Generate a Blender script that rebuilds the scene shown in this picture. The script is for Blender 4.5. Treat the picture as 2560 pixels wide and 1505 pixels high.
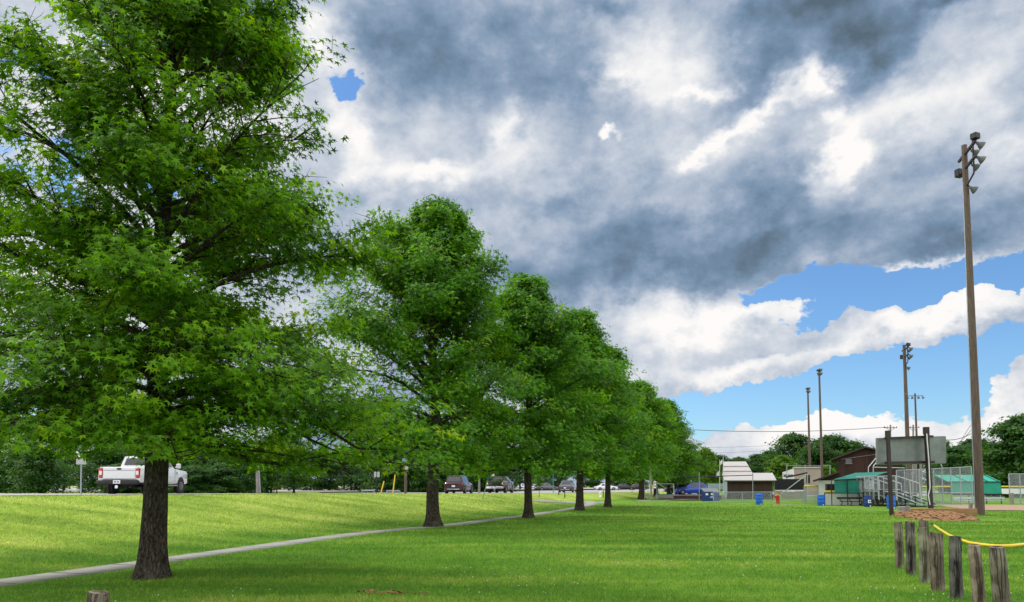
import bpy, math, random
import numpy as np
from mathutils import Vector, Matrix
random.seed(7)
R = math.radians
S = bpy.context.scene
for o in list(bpy.data.objects): bpy.data.objects.remove(o)
col = S.collection

# ------------------------------------------------------------------ camera
F = 1850.0; HOR = 1212.0; EYE = 1.7; PIT = R(3.9); TP = math.tan(PIT)
SH = (HOR-752.5)/F - TP
cam_d = bpy.data.cameras.new("camera"); cam = bpy.data.objects.new("camera", cam_d); col.objects.link(cam)
cam_d.sensor_width = 36; cam_d.lens = 36*F/2560; cam_d.shift_y = SH*F/2560; cam_d.clip_end = 5000
cam.location = (0, 0, EYE); cam.rotation_euler = (R(90)+PIT, 0, 0); S.camera = cam
def ray(px, py):
    xc = (px-1280)/F; yc = (752.5-py)/F + SH
    return np.array([xc, math.cos(PIT)-yc*math.sin(PIT), math.sin(PIT)+yc*math.cos(PIT)])
def G(px, py, z=0.0):
    d = ray(px, py); t = (z-EYE)/d[2]; return (d[0]*t, d[1]*t, z)
def W(px, py, Y):
    d = ray(px, py); t = Y/d[1]; return (d[0]*t, Y, EYE+d[2]*t)

# ------------------------------------------------------------------ light
S.view_settings.view_transform = 'Standard'; S.view_settings.look = 'None'
S.view_settings.exposure = 0.3; S.view_settings.gamma = 1
SUN_AZ = R(-60); SUN_EL = R(50)      # azimuth from +Y, negative = left
sd = bpy.data.lights.new("sun", 'SUN'); sd.energy = 1.7; sd.angle = R(5); sd.color = (1.0, .95, .86)
so = bpy.data.objects.new("sun", sd); col.objects.link(so)
sv = Vector((math.sin(SUN_AZ)*math.cos(SUN_EL), math.cos(SUN_AZ)*math.cos(SUN_EL), math.sin(SUN_EL)))
so.rotation_euler = sv.to_track_quat('Z', 'Y').to_euler()

class NT:
    def __init__(s, tree): s.t = tree; s.t.nodes.clear()
    def n(s, typ, ins=None, **kw):
        nd = s.t.nodes.new(typ)
        for k, v in kw.items(): setattr(nd, k, v)
        if ins:
            for k, v in ins.items():
                sock = nd.inputs[k]
                if isinstance(v, bpy.types.NodeSocket): s.t.links.new(v, sock)
                else: sock.default_value = v
        return nd
    def m(s, op, a, b=0.0, c=0.0, clamp=False):
        nd = s.n('ShaderNodeMath', {0: a, 1: b, 2: c}, operation=op); nd.use_clamp = clamp; return nd.outputs[0]
    def vm(s, op, a, b=(0, 0, 0)):
        nd = s.n('ShaderNodeVectorMath', {0: a, 1: b}, operation=op); return nd.outputs[0]
    def noise(s, vec, scale, detail=4, rough=.5, dist=0.0, out=0):
        return s.n('ShaderNodeTexNoise', {'Vector': vec, 'Scale': scale, 'Detail': detail, 'Roughness': rough, 'Distortion': dist}).outputs[out]
    def ramp(s, fac, stops, interp='LINEAR'):
        nd = s.n('ShaderNodeValToRGB', {0: fac}); cr = nd.color_ramp; cr.interpolation = interp
        while len(cr.elements) < len(stops): cr.elements.new(.5)
        for e, (p, c) in zip(cr.elements, stops): e.position = p; e.color = (*c, 1) if len(c) == 3 else c
        return nd.outputs[0]
    def mix(s, f, a, b, blend='MIX'):
        nd = s.n('ShaderNodeMix', data_type='RGBA', blend_type=blend)
        for k, v in ((0, f), (6, a), (7, b)):
            if isinstance(v, bpy.types.NodeSocket): s.t.links.new(v, nd.inputs[k])
            else: nd.inputs[k].default_value = v if k == 0 else ((*v, 1) if len(v) == 3 else v)
        return nd.outputs[2]
    def mr(s, v, a, b, c=0, d=1, smooth=False):
        nd = s.n('ShaderNodeMapRange', {0: v, 1: a, 2: b, 3: c, 4: d}); nd.interpolation_type = 'SMOOTHSTEP' if smooth else 'LINEAR'
        return nd.outputs[0]

def build_world():
    w = bpy.data.worlds.new("World"); S.world = w; w.use_nodes = True
    T = NT(w.node_tree)
    sky = T.n('ShaderNodeTexSky', sky_type='NISHITA', sun_disc=False, sun_elevation=SUN_EL, sun_rotation=SUN_AZ, air_density=1.0, dust_density=.3, ozone_density=1.6)
    skyc = T.mix(1.0, sky.outputs[0], (.62, .86, 1.08), 'MULTIPLY')
    d = T.vm('NORMALIZE', T.n('ShaderNodeTexCoord').outputs['Generated'])
    sx = T.n('ShaderNodeSeparateXYZ', {0: d})
    az = T.m('ARCTAN2', sx.outputs[0], sx.outputs[1]); el = T.m('ARCSINE', sx.outputs[2])
    # domain warp so every hand-placed cloud bank has ragged edges
    sq = T.n('ShaderNodeMapping', {0: d, 3: (1, 1, 1.3)}).outputs[0]
    w1 = T.noise(sq, 4.5, 6, .58, out=1); w1 = T.vm('SUBTRACT', w1, (.5, .5, .5))
    ae = T.n('ShaderNodeCombineXYZ', {0: az, 1: el, 2: 0.0}).outputs[0]
    w2 = T.vm('SUBTRACT', T.noise(sq, 17.0, 4, .62, out=1), (.5, .5, .5)); wv = T.vm('ADD', T.vm('MULTIPLY', w1, (.24, .17, 0)), T.vm('MULTIPLY', w2, (.085, .065, 0))); aew = T.vm('ADD', ae, wv)
    def AE(px, py):
        r = ray(px, py); return math.atan2(r[0], r[1]), math.atan2(r[2], math.hypot(r[0], r[1]))
    def field(base, blobs):
        acc = base
        for (px, py, rx, ry, ang, wt) in blobs:
            a, e = AE(px, py); a2, _ = AE(px+rx, py); _, e2 = AE(px, py-ry)
            mp = T.n('ShaderNodeMapping', {0: aew, 1: (a, e, 0), 2: (0, 0, R(ang)), 3: (abs(a2-a)*1.35, abs(e2-e)*1.35, 1)}, vector_type='TEXTURE').outputs[0]
            g = T.n('ShaderNodeTexGradient', {0: mp}, gradient_type='QUADRATIC_SPHERE').outputs[1]
            acc = T.m('MULTIPLY_ADD', g, wt*1.5, acc)
        return acc
    n1 = T.noise(sq, 5.0, 8, .60); n2 = T.noise(sq, 14.0, 5, .6); sdir = tuple(x*.035 for x in sv)
    relief = T.m('SUBTRACT', T.noise(T.vm('ADD', sq, (sdir[0], sdir[1], sdir[2])), 5.0, 8, .60), n1)
    rel2 = T.m('SUBTRACT', T.noise(T.vm('ADD', sq, tuple(x*.4 for x in sdir)), 14.0, 5, .6), n2)
    c1 = T.m('SUBTRACT', n1, .5); c2 = T.m('SUBTRACT', n2, .5)
    # ---- coverage: 1 cloud, 0 open blue
    cov = field(0.86, [
        (866, 158, 80, 40, 0, -1.05), (2320, 722, 600, 62, 3, -2.2), (2560, 700, 240, 70, 0, -1.4), (1990, 712, 220, 40, 4, -1.5),
        (2150, 985, 560, 110, 4, -2.1), (1800, 995, 420, 60, 2, -2.0), (1700, 1000, 260, 45, 0, -1.2), (2330, 930, 250, 45, 14, -.6), (2480, 868, 330, 55, 8, -1.0),(1990,905,150,50,0,.35),
        (470, 430, 260, 90, 0, -.9), (60, 150, 130, 50, 0, -1.1), (90, 440, 140, 120, 0, -.8), (300, 60, 160, 60, 0, -.6), (20, 1080, 160, 60, 0, -1.2),
        (1830, 790, 380, 80, -3, 1.4), (2330, 805, 430, 50, 8, 1.8), (1850, 900, 330, 60, 3, 1.5), (1760, 985, 130, 16, 0, 1.1), (1720, 1085, 300, 50, 0, 1.2),
        (2050, 1090, 520, 55, -2, 1.9), (2500, 990, 260, 75, 24, 2.2), (1800, 1060, 200, 40, 0, .8)])
    cov = T.m('MULTIPLY_ADD', c1, 1.0, cov); cov = T.m('MULTIPLY_ADD', c2, .62, cov)
    cov = T.mr(cov, .30, .60, smooth=True)
    # ---- brightness of the cloud: 0 slate, 1 sunlit white
    br = field(0.715, [
        (1130, 120, 360, 230, -15, -.34), (1380, 230, 200, 150, 0, -.16), (2000, 20, 480, 150, 0, -.46), (2130, 150, 190, 170, -20, -.44), (1860, 210, 140, 170, 30, -.34),
        (1450, 10, 240, 70, 0, -.25), (2350, 0, 300, 60, 20, -.35),
        (1900, 560, 620, 150, 3, -.34), (1430, 540, 330, 130, 0, -.24), (2380, 600, 420, 100, 0, -.34), (1350, 700, 330, 80, 0, -.26), (1650, 640, 400, 100, 0, -.22), (2150, 400, 500, 120, 0, -.05),
        (950, 70, 110, 120, 0, -.20), (1700, 430, 300, 90, 0, -.15),
        (760, 60, 100, 120, 0, .50), (890, 290, 80, 200, 10, .42), (890, 440, 130, 100, 0, .40), (1150, 440, 220, 70, 8, .34), (1040, 440, 120, 40, 0, .42), (1290, 340, 60, 110, 25, .30),
        (1620, 130, 200, 150, 0, .34), (1540, 195, 110, 60, 0, .35), (1700, 225, 120, 40, 0, .45), (1900, 300, 160, 60, 38, .48), (1800, 370, 110, 40, 25, .55), (2000, 215, 60, 50, 0, .6), (2095, 390, 60, 130, -25, .50), (2050, 300, 70, 60, 0, .45),
        (1548, 352, 38, 18, 0, .85), (2430, 190, 300, 160, 20, .28), (2220, 290, 220, 110, 12, .26), (2500, 330, 150, 80, 0, .2), (300, 200, 600, 260, 0, .45), (200, 700, 500, 300, 0, .5),
        (1900, 765, 520, 60, 0, .42), (2350, 795, 430, 60, 8, .62), (1850, 895, 380, 70, 3, .48), (2080, 1075, 560, 90, 0, .60), (2480, 970, 200, 100, 15, .5), (2200, 680, 500, 22, 0, .50), (1700, 800, 260, 90, 0, .30), (1950, 850, 260, 16, 0, -.10), (2480, 1000, 120, 30, 0, -.15)])
    br = T.m('MULTIPLY_ADD', c1, .62, br); br = T.m('MULTIPLY_ADD', c2, .22, br); br = T.m('MULTIPLY_ADD', relief, -1.05, br); br = T.m('MULTIPLY_ADD', rel2, -.30, br)
    br = T.m('MULTIPLY_ADD', T.m('SUBTRACT', .5, T.n('ShaderNodeTexVoronoi', {'Vector': T.vm('ADD', sq, T.vm('MULTIPLY', w1, (.25, .25, .25))), 'Scale': 9.0, 'Detail': 2.0, 'Roughness': .5}, feature='F1').outputs[0]), .15, br)
    wide = T.m('MAXIMUM', T.mr(el, .64, 1.0), T.mr(T.m('ABSOLUTE', az), .72, 1.3), 0); br = T.m('MULTIPLY_ADD', wide, .35, br)  # sky outside the camera view brightened to raise the ambient light
    cc = T.ramp(T.mr(br, -.06, 1.20), [(.0, (.10, .15, .20)), (.13, (.142, .208, .290)), (.23, (.17, .26, .38)), (.38, (.262, .355, .49)), (.54, (.45, .52, .63)), (.71, (.66, .70, .765)), (.86, (.85, .855, .87)), (1.0, (.98, .955, .94))])
    bgs = T.n('ShaderNodeBackground', {0: skyc, 1: .115})
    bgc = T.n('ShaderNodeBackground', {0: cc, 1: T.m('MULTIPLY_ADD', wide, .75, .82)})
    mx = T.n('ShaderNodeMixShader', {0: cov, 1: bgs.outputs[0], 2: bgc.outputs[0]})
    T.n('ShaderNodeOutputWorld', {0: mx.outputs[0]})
build_world()

# ------------------------------------------------------------------ materials
def mat(name, color, rough=.6, metal=0.0, var=.25, vs=6.0, bump=0.0, bs=30.0, color2=None, spec=.5, coat=0.0, stretch=None, trans=0.0):
    m = bpy.data.materials.new(name); m.use_nodes = True; T = NT(m.node_tree)
    co = T.n('ShaderNodeTexCoord').outputs['Object']
    if stretch: co = T.n('ShaderNodeMapping', {0: co, 3: stretch}).outputs[0]
    nz = T.noise(co, vs, 6, .6)
    f = T.mr(nz, .3, .7)
    c2 = color2 or tuple(c*(1-var) for c in color)
    c = T.mix(f, color, c2)
    ins = {'Base Color': c, 'Roughness': T.mr(nz, .2, .8, max(rough-.08, .02), min(rough+.1, 1)), 'Metallic': metal, 'Specular IOR Level': spec, 'Coat Weight': coat}
    if bump:
        bn = T.noise(co, bs, 6, .65); ins['Normal'] = T.n('ShaderNodeBump', {'Strength': bump, 'Height': bn, 'Distance': .02}).outputs[0]
    p = T.n('ShaderNodeBsdfPrincipled', ins); out = p.outputs[0]
    if trans:
        tr = T.n('ShaderNodeBsdfTranslucent', {0: c}); out = T.n('ShaderNodeMixShader', {0: trans, 1: out, 2: tr.outputs[0]}).outputs[0]
    T.n('ShaderNodeOutputMaterial', {0: out}); return m

def grass_color(T):
    P = T.n('ShaderNodeNewGeometry').outputs['Position']
    sxy = T.n('ShaderNodeMapping', {0: P, 2: (0, 0, R(8)), 3: (.10, .75, 1)}).outputs[0]     # mowing swaths
    a = T.noise(sxy, 1.0, 5, .6)
    b = T.noise(P, .35, 4, .55)
    c = T.noise(P, 3.2, 5, .62)
    d = T.noise(P, 16.0, 4, .7)
    mow = T.n('ShaderNodeTexWave', {'Vector': P, 'Scale': .13, 'Distortion': 1.5, 'Detail': 3.0}, bands_direction='Y').outputs[1]
    f = T.m('MULTIPLY_ADD', T.m('SUBTRACT', a, .5), 1.35, .55)
    f = T.m('MULTIPLY_ADD', T.m('SUBTRACT', b, .5), .9, f)
    f = T.m('MULTIPLY_ADD', T.m('SUBTRACT', c, .5), .9, f)
    f = T.m('MULTIPLY_ADD', T.m('SUBTRACT', mow, .5), .10, f)
    f = T.m('MULTIPLY_ADD', T.m('SUBTRACT', d, .5), .7, f, clamp=True)
    cc = T.ramp(f, [(.0, (0.052, 0.140, 0.012)), (.35, (0.087, 0.205, 0.017)), (.6, (0.124, 0.251, 0.021)), (.85, (0.205, 0.301, 0.037)), (1.0, (0.280, 0.316, 0.072))])
    # sunlit look of the bank above the path put into its paler, yellower colour
    sx = T.n('ShaderNodeSeparateXYZ', {0: P})
    bank = T.mr(sx.outputs[2], .03, .35, 0, .85, smooth=True)
    lit_bank = T.ramp(f, [(0, (.125, .21, .026)), (.5, (.30, .415, .058)), (1, (.52, .55, .14))])
    return T.mix(bank, cc, lit_bank), f
def grass_mat(name, blade=False):
    m = bpy.data.materials.new(name); m.use_nodes = True; T = NT(m.node_tree)
    c, f = grass_color(T)
    if blade:
        at = T.n('ShaderNodeAttribute', attribute_name='tint').outputs['Fac']
        v = T.mr(at, 0, 1, .8, 2.0)
        c = T.mix(1.0, c, T.n('ShaderNodeCombineColor', {0: v, 1: v, 2: v}).outputs[0], 'MULTIPLY')
        p = T.n('ShaderNodeBsdfPrincipled', {'Base Color': c, 'Roughness': .55, 'Specular IOR Level': .3})
        tr = T.n('ShaderNodeBsdfTranslucent', {0: c})
        o = T.n('ShaderNodeMixShader', {0: .45, 1: p.outputs[0], 2: tr.outputs[0]}).outputs[0]
    else:
        co = T.n('ShaderNodeNewGeometry').outputs['Position']
        bn = T.m('ADD', T.noise(co, 9, 6, .75), T.noise(co, 1.4, 4, .6))
        nb = T.n('ShaderNodeBump', {'Strength': .9, 'Height': bn, 'Distance': .10}).outputs[0]
        o = T.n('ShaderNodeBsdfPrincipled', {'Base Color': c, 'Roughness': .9, 'Specular IOR Level': .15, 'Normal': nb}).outputs[0]
    T.n('ShaderNodeOutputMaterial', {0: o}); return m

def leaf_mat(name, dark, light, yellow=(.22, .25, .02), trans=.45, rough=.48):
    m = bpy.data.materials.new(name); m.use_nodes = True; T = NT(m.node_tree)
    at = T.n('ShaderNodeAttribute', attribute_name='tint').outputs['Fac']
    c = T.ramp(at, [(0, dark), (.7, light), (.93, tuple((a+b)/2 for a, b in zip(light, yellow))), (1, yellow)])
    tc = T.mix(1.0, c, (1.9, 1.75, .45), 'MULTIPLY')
    p = T.n('ShaderNodeBsdfPrincipled', {'Base Color': c, 'Roughness': rough, 'Specular IOR Level': .22})
    tr = T.n('ShaderNodeBsdfTranslucent', {0: tc})
    mx = T.n('ShaderNodeMixShader', {0: trans, 1: p.outputs[0], 2: tr.outputs[0]})
    T.n('ShaderNodeOutputMaterial', {0: mx.outputs[0]}); return m

def bark_mat(name, c1, c2, c3):
    m = bpy.data.materials.new(name); m.use_nodes = True; T = NT(m.node_tree)
    co = T.n('ShaderNodeTexCoord').outputs['Object']
    st = T.n('ShaderNodeMapping', {0: co, 3: (1, 1, .28)}).outputs[0]
    v = T.n('ShaderNodeTexVoronoi', {'Vector': T.vm('ADD', st, T.vm('MULTIPLY', T.noise(co, 9, 3, .5, out=1), (.09, .09, .03))), 'Scale': 21.0}, feature='DISTANCE_TO_EDGE').outputs[0]
    n = T.noise(st, 22, 7, .7); big = T.noise(co, 2.0, 4, .6)
    c = T.mix(T.mr(v, .0, .32), c1, c2); c = T.mix(T.mr(n, .45, .8, 0, .8), c, c3)
    c = T.mix(T.mr(big, .55, .75, 0, .45), c, (.20, .19, .17))
    h = T.m('ADD', T.m('MULTIPLY', T.mr(v, 0, .3), .8), T.m('MULTIPLY', n, .7))
    nb = T.n('ShaderNodeBump', {'Strength': 1.0, 'Height': h, 'Distance': .035}).outputs[0]
    p = T.n('ShaderNodeBsdfPrincipled', {'Base Color': c, 'Roughness': .92, 'Specular IOR Level': .15, 'Normal': nb})
    T.n('ShaderNodeOutputMaterial', {0: p.outputs[0]}); return m

def chain_mat(name, tone=(.42, .47, .50), cell=.055, wire=.16):
    m = bpy.data.materials.new(name); m.use_nodes = True; T = NT(m.node_tree)
    co = T.n('ShaderNodeTexCoord').outputs['Object']; sx = T.n('ShaderNodeSeparateXYZ', {0: co})
    h = T.m('ADD', sx.outputs[0], sx.outputs[1])
    def diag(sg):
        u = T.m('DIVIDE', T.m('MULTIPLY_ADD', sx.outputs[2], sg, h), cell); fr = T.m('FRACT', u)
        return T.m('LESS_THAN', fr, wire)
    a = T.m('MAXIMUM', diag(1), diag(-1))
    p = T.n('ShaderNodeBsdfPrincipled', {'Base Color': (*tone, 1), 'Roughness': .45, 'Metallic': .6})
    tr = T.n('ShaderNodeBsdfTransparent')
    mx = T.n('ShaderNodeMixShader', {0: a, 1: tr.outputs[0], 2: p.outputs[0]})
    T.n('ShaderNodeOutputMaterial', {0: mx.outputs[0]}); return m

def plank_mat(name, c1, c2, width=.2):
    m = bpy.data.materials.new(name); m.use_nodes = True; T = NT(m.node_tree)
    co = T.n('ShaderNodeTexCoord').outputs['Object']; sx = T.n('ShaderNodeSeparateXYZ', {0: co})
    u = T.m('DIVIDE', T.m('ADD', sx.outputs[0], sx.outputs[1]), width)
    fl = T.m('FLOOR', u); fr = T.m('FRACT', u)
    rnd = T.n('ShaderNodeTexWhiteNoise', {'W': fl}, noise_dimensions='1D').outputs[0]
    n = T.noise(T.n('ShaderNodeMapping', {0: co, 3: (4, 4, .5)}).outputs[0], 3, 6, .65)
    f = T.m('ADD', T.m('MULTIPLY', rnd, .5), T.m('MULTIPLY', n, .6))
    c = T.mix(f, c1, c2)
    gap = T.m('LESS_THAN', fr, .05); c = T.mix(T.m('MULTIPLY', gap, .8), c, (.005, .004, .004))
    p = T.n('ShaderNodeBsdfPrincipled', {'Base Color': c, 'Roughness': .85, 'Specular IOR Level': .2})
    T.n('ShaderNodeOutputMaterial', {0: p.outputs[0]}); return m

M = dict(
 grass=grass_mat('grass_ground'), blade=grass_mat('grass_blade', True),
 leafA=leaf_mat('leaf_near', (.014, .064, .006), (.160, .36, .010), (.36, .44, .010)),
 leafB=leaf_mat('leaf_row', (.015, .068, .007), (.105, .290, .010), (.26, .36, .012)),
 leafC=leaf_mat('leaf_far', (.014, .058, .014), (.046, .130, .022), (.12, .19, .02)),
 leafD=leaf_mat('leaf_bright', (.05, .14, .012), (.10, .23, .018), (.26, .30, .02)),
 leafY=leaf_mat('leaf_yellow', (.24, .26, .015), (.42, .38, .02), (.5, .45, .03)),
 bark=bark_mat('bark', (.012, .010, .008), (.088, .068, .050), (.18, .16, .13)),
 concrete=mat('path_concrete', (.31, .295, .27), .9, var=.18, vs=3, bump=.3, bs=60),
 asphalt=mat('asphalt', (.20, .185, .18), .9, var=.2, vs=1.2, bump=.3, bs=80),
 lot=mat('lot_concrete', (.36, .335, .325), .9, var=.15, vs=.6),
 dirt=mat('infield_dirt', (.36, .235, .16), .95, var=.2, vs=3, bump=.6, bs=14),
 clay=mat('clay', (.30, .165, .075), .95, vs=4, color2=(.15, .07, .035), bump=1.0, bs=10),
 ochre=mat('ochre_timber', (.36, .21, .09), .9, vs=2, color2=(.20, .11, .05), bump=.6, bs=12, stretch=(.5, 3, 6)), mulch=mat('mulch', (.075, .045, .035), .95, var=.5, vs=9, bump=1, bs=20),
 polewood=mat('pole_wood', (.145, .10, .075), .85, vs=3, color2=(.07, .048, .038), bump=.5, bs=14, stretch=(6, 6, .5)),
 graywood=mat('gray_wood', (.30, .28, .25), .9, vs=4, color2=(.14, .125, .11), bump=.6, bs=12, stretch=(5, 5, .6)),
 brown=plank_mat('brown_siding', (.075, .036, .028), (.028, .016, .014), .22),
 brown2=plank_mat('dugout_siding', (.085, .055, .045), (.048, .032, .028), .15),
 darkroof=mat('dark_roof', (.045, .030, .026), .8, vs=2), brownpaint=mat('dark_brown_paint', (.030, .018, .016), .55, var=.5, vs=3),
 whitewall=mat('white_block_wall', (.70, .70, .67), .8, var=.12, vs=1.2), tan=mat('tan_wall', (.36, .31, .235), .85, var=.2, vs=1),
 metalroof=mat('metal_roof', (.46, .43, .415), .5, var=.15, vs=1.5), galv=mat('galvanised_steel', (.36, .40, .42), .38, .6, var=.2, vs=4),
 alum=mat('aluminium', (.52, .56, .60), .35, .5, var=.15, vs=4), signback=mat('sign_back', (.215, .245, .235), .5, .35, var=.3, vs=1.6),
 green=mat('green_mesh_fabric', (.02, .28, .21), .7, var=.3, vs=2, trans=.3), greenp=mat('green_panel', (.015, .34, .23), .65, var=.2, vs=1.5),
 blue=mat('blue_plastic', (.004, .13, .62), .5, var=.25, vs=5), dblue=mat('navy_plastic', (.004, .035, .20), .6, var=.25, vs=5),
 red=mat('red_paint', (.50, .03, .02), .5, var=.3, vs=8), orange=mat('orange_paint', (.70, .20, .05), .5), yellow=mat('yellow_plastic', (.78, .56, .03), .45, var=.12, vs=5),
 white=mat('white_plastic', (.78, .78, .76), .5, var=.1), black=mat('black_mesh', (.012, .012, .015), .8, var=.4, vs=4), dark=mat('dark_metal', (.02, .02, .022), .5, .3),
 glassd=mat('dark_glass', (.012, .014, .017), .06, 0, var=.3, vs=.8, spec=.9), rubber=mat('tyre_rubber', (.018, .018, .018), .85),
 chrome=mat('chrome', (.72, .73, .75), .14, 1.0, var=.05), rim=mat('alloy_rim', (.30, .31, .32), .3, .8, var=.3), lens=mat('lamp_lens', (.50, .52, .52), .25, .2, var=.2),
 taillight=mat('tail_light', (.50, .008, .010), .15, var=.2, spec=.8), lampamber=mat('amber_lens', (.8, .22, .03), .2),
 wpaint=mat('white_car_paint', (.72, .73, .74), .22, var=.04, coat=.8), kpaint=mat('black_car_paint', (.010, .010, .012), .2, var=.3, coat=.35, spec=.4), maroon=mat('maroon_car_paint', (.030, .005, .009), .2, var=.3, coat=.35, spec=.4),
 bpaint=mat('blue_car_paint', (.008, .07, .55), .25, var=.1, coat=.5), spaint=mat('silver_car_paint', (.42, .43, .45), .25, .4, var=.05, coat=.6), gpaint=mat('grey_car_paint', (.07, .075, .08), .25, var=.1, coat=.8),
 plastic=mat('black_trim', (.016, .016, .017), .6), chain=chain_mat('chain_link'), sign=mat('sign_aluminium', (.42, .44, .43), .45, .3, var=.15),
 flower=mat('clover_flower', (.62, .64, .50), .8, var=.1), wire=mat('wire', (.03, .03, .035), .6), lamphousing=mat('lamp_housing', (.13, .135, .125), .55, .2, var=.4, vs=5), tank=mat('storage_tank', (.62, .66, .66), .5), brickred=mat('red_band', (.30, .09, .05), .8),
 bluepanel=mat('pale_blue_panel', (.22, .33, .42), .5), teal=mat('pale_teal_banner', (.50, .62, .62), .7, var=.15, vs=1.5),
)

def clay_material():
    m = M['clay']; T = NT(m.node_tree); co = T.n('ShaderNodeTexCoord').outputs['Object']
    wv = T.vm('ADD', co, T.vm('MULTIPLY', T.noise(co, 1.6, 4, .6, out=1), (.9, .9, 0)))
    v = T.n('ShaderNodeTexVoronoi', {'Vector': T.n('ShaderNodeMapping', {0: wv, 3: (1.5, .75, 1)}).outputs[0], 'Scale': 1.5}, feature='DISTANCE_TO_EDGE').outputs[0]
    n = T.noise(co, 6, 7, .65); c = T.mix(T.mr(n, .3, .7), (.34, .20, .10), (.20, .10, .05)); k = T.mr(v, .0, .07, 1, 0)
    c = T.mix(T.m('MULTIPLY', k, .85), c, (.030, .016, .010))
    nb = T.n('ShaderNodeBump', {'Strength': 1.0, 'Height': T.m('SUBTRACT', n, T.m('MULTIPLY', k, 1.6)), 'Distance': .08}).outputs[0]
    p = T.n('ShaderNodeBsdfPrincipled', {'Base Color': c, 'Roughness': .95, 'Specular IOR Level': .1, 'Normal': nb}); T.n('ShaderNodeOutputMaterial', {0: p.outputs[0]})
clay_material()

# ------------------------------------------------------------------ mesh helpers
def tag(o, label=None, cat=None, group=None, kind=None):
    if label: o['label'] = label
    if cat: o['category'] = cat
    if group: o['group'] = group
    if kind: o['kind'] = kind
    return o
def thing(name, label, cat, loc=(0, 0, 0), rz=0.0, group=None):
    o = bpy.data.objects.new(name, None); col.objects.link(o); o.location = loc; o.rotation_euler = (0, 0, rz); o.empty_display_size = .2
    return tag(o, label, cat, group)
class MB:
    def __init__(s): s.v = []; s.f = []; s.sm = []
    def add(s, vs, fs, smooth=False):
        b = len(s.v); s.v += [tuple(v) for v in vs]; s.f += [tuple(i+b for i in f) for f in fs]; s.sm += [smooth]*len(fs); return s
    def box(s, c, d, rz=0.0, bev=0.0):
        cx, cy, cz = c; hx, hy, hz = d[0]/2, d[1]/2, d[2]/2; cr, sr = math.cos(rz), math.sin(rz)
        if bev > 0:
            b = min(bev, hx*.9, hy*.9, hz*.9); vs = []
            for z, k in ((-hz, b), (-hz+b, 0), (hz-b, 0), (hz, b)):
                X, Y = hx-k, hy-k
                q = [(X-b, Y), (X, Y-b), (X, -Y+b), (X-b, -Y), (-X+b, -Y), (-X, -Y+b), (-X, Y-b), (-X+b, Y)]
                vs += [(x, y, z) for x, y in q]
            fs = [tuple(range(7, -1, -1))][::-1]; fs = [tuple(range(8))]
            for r in range(3):
                for i in range(8): j = (i+1) % 8; fs.append((r*8+i, r*8+8+i, r*8+8+j, r*8+j))
            fs.append(tuple(24+i for i in range(7, -1, -1)))
        else:
            vs = [(x*hx, y*hy, z*hz) for z in (-1, 1) for x, y in ((-1, -1), (1, -1), (1, 1), (-1, 1))]
            fs = [(0, 3, 2, 1), (4, 5, 6, 7), (0, 1, 5, 4), (1, 2, 6, 5), (2, 3, 7, 6), (3, 0, 4, 7)]
        return s.add([(cx+x*cr-y*sr, cy+x*sr+y*cr, cz+z) for x, y, z in vs], fs)
    def cyl(s, p0, p1, r0, r1=None, n=10, cap=True, smooth=True):
        r1 = r0 if r1 is None else r1; a = Vector(p0); b = Vector(p1); d = (b-a).normalized()
        u = d.orthogonal().normalized(); w = d.cross(u)
        vs = [tuple(p+(u*math.cos(2*math.pi*i/n)+w*math.sin(2*math.pi*i/n))*r) for p, r in ((a, r0), (b, r1)) for i in range(n)]
        s.add(vs, [(i, (i+1) % n, n+(i+1) % n, n+i) for i in range(n)], smooth)
        if cap: s.add(vs, [tuple(range(n-1, -1, -1)), tuple(range(n, 2*n))])
        return s
    def tube(s, pts, rad, n=8, cap=True):
        P = [Vector(p) for p in pts]; k = len(P); rads = rad if hasattr(rad, '__len__') else [rad]*k; vs = []; u = None
        for i, p in enumerate(P):
            t = (P[min(i+1, k-1)]-P[max(i-1, 0)]).normalized()
            u = t.orthogonal().normalized() if u is None else (u-t*u.dot(t)).normalized(); w = t.cross(u)
            vs += [tuple(p+(u*math.cos(2*math.pi*j/n)+w*math.sin(2*math.pi*j/n))*rads[i]) for j in range(n)]
        s.add(vs, [(i*n+j, i*n+(j+1) % n, i*n+n+(j+1) % n, i*n+n+j) for i in range(k-1) for j in range(n)], True)
        if cap: s.add(vs, [tuple(range(n-1, -1, -1)), tuple(range((k-1)*n, k*n))])
        return s
    def bar(s, p0, p1, w, h):
        a = Vector(p0); b = Vector(p1); d = (b-a).normalized(); up = Vector((0, 0, 1))
        if abs(d.z) > .95: up = Vector((0, 1, 0))
        x = d.cross(up).normalized()*w/2; y = x.cross(d).normalized()*h/2
        vs = [tuple(p+q) for p in (a, b) for q in (-x-y, x-y, x+y, -x+y)]
        return s.add(vs, [(0, 1, 2, 3), (7, 6, 5, 4), (0, 4, 5, 1), (1, 5, 6, 2), (2, 6, 7, 3), (3, 7, 4, 0)])
    def slab(s, quad, t, down=True):
        q = [Vector(p) for p in quad]; n = (q[1]-q[0]).cross(q[2]-q[0]).normalized()*t; k = len(q)
        vs = [tuple(p) for p in q]+[tuple(p-n) for p in q]
        return s.add(vs, [tuple(range(k)), tuple(range(2*k-1, k-1, -1))]+[(i, k+i, k+(i+1) % k, (i+1) % k) for i in range(k)])
    def lathe(s, base, prof, n=16):
        bx, by, bz = base; k = len(prof); vs = [(bx+r*math.cos(2*math.pi*j/n), by+r*math.sin(2*math.pi*j/n), bz+z) for r, z in prof for j in range(n)]
        s.add(vs, [(i*n+j, i*n+(j+1) % n, i*n+n+(j+1) % n, i*n+n+j) for i in range(k-1) for j in range(n)], True)
        return s.add(vs, [tuple(range(n-1, -1, -1)), tuple(range((k-1)*n, k*n))])
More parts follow.
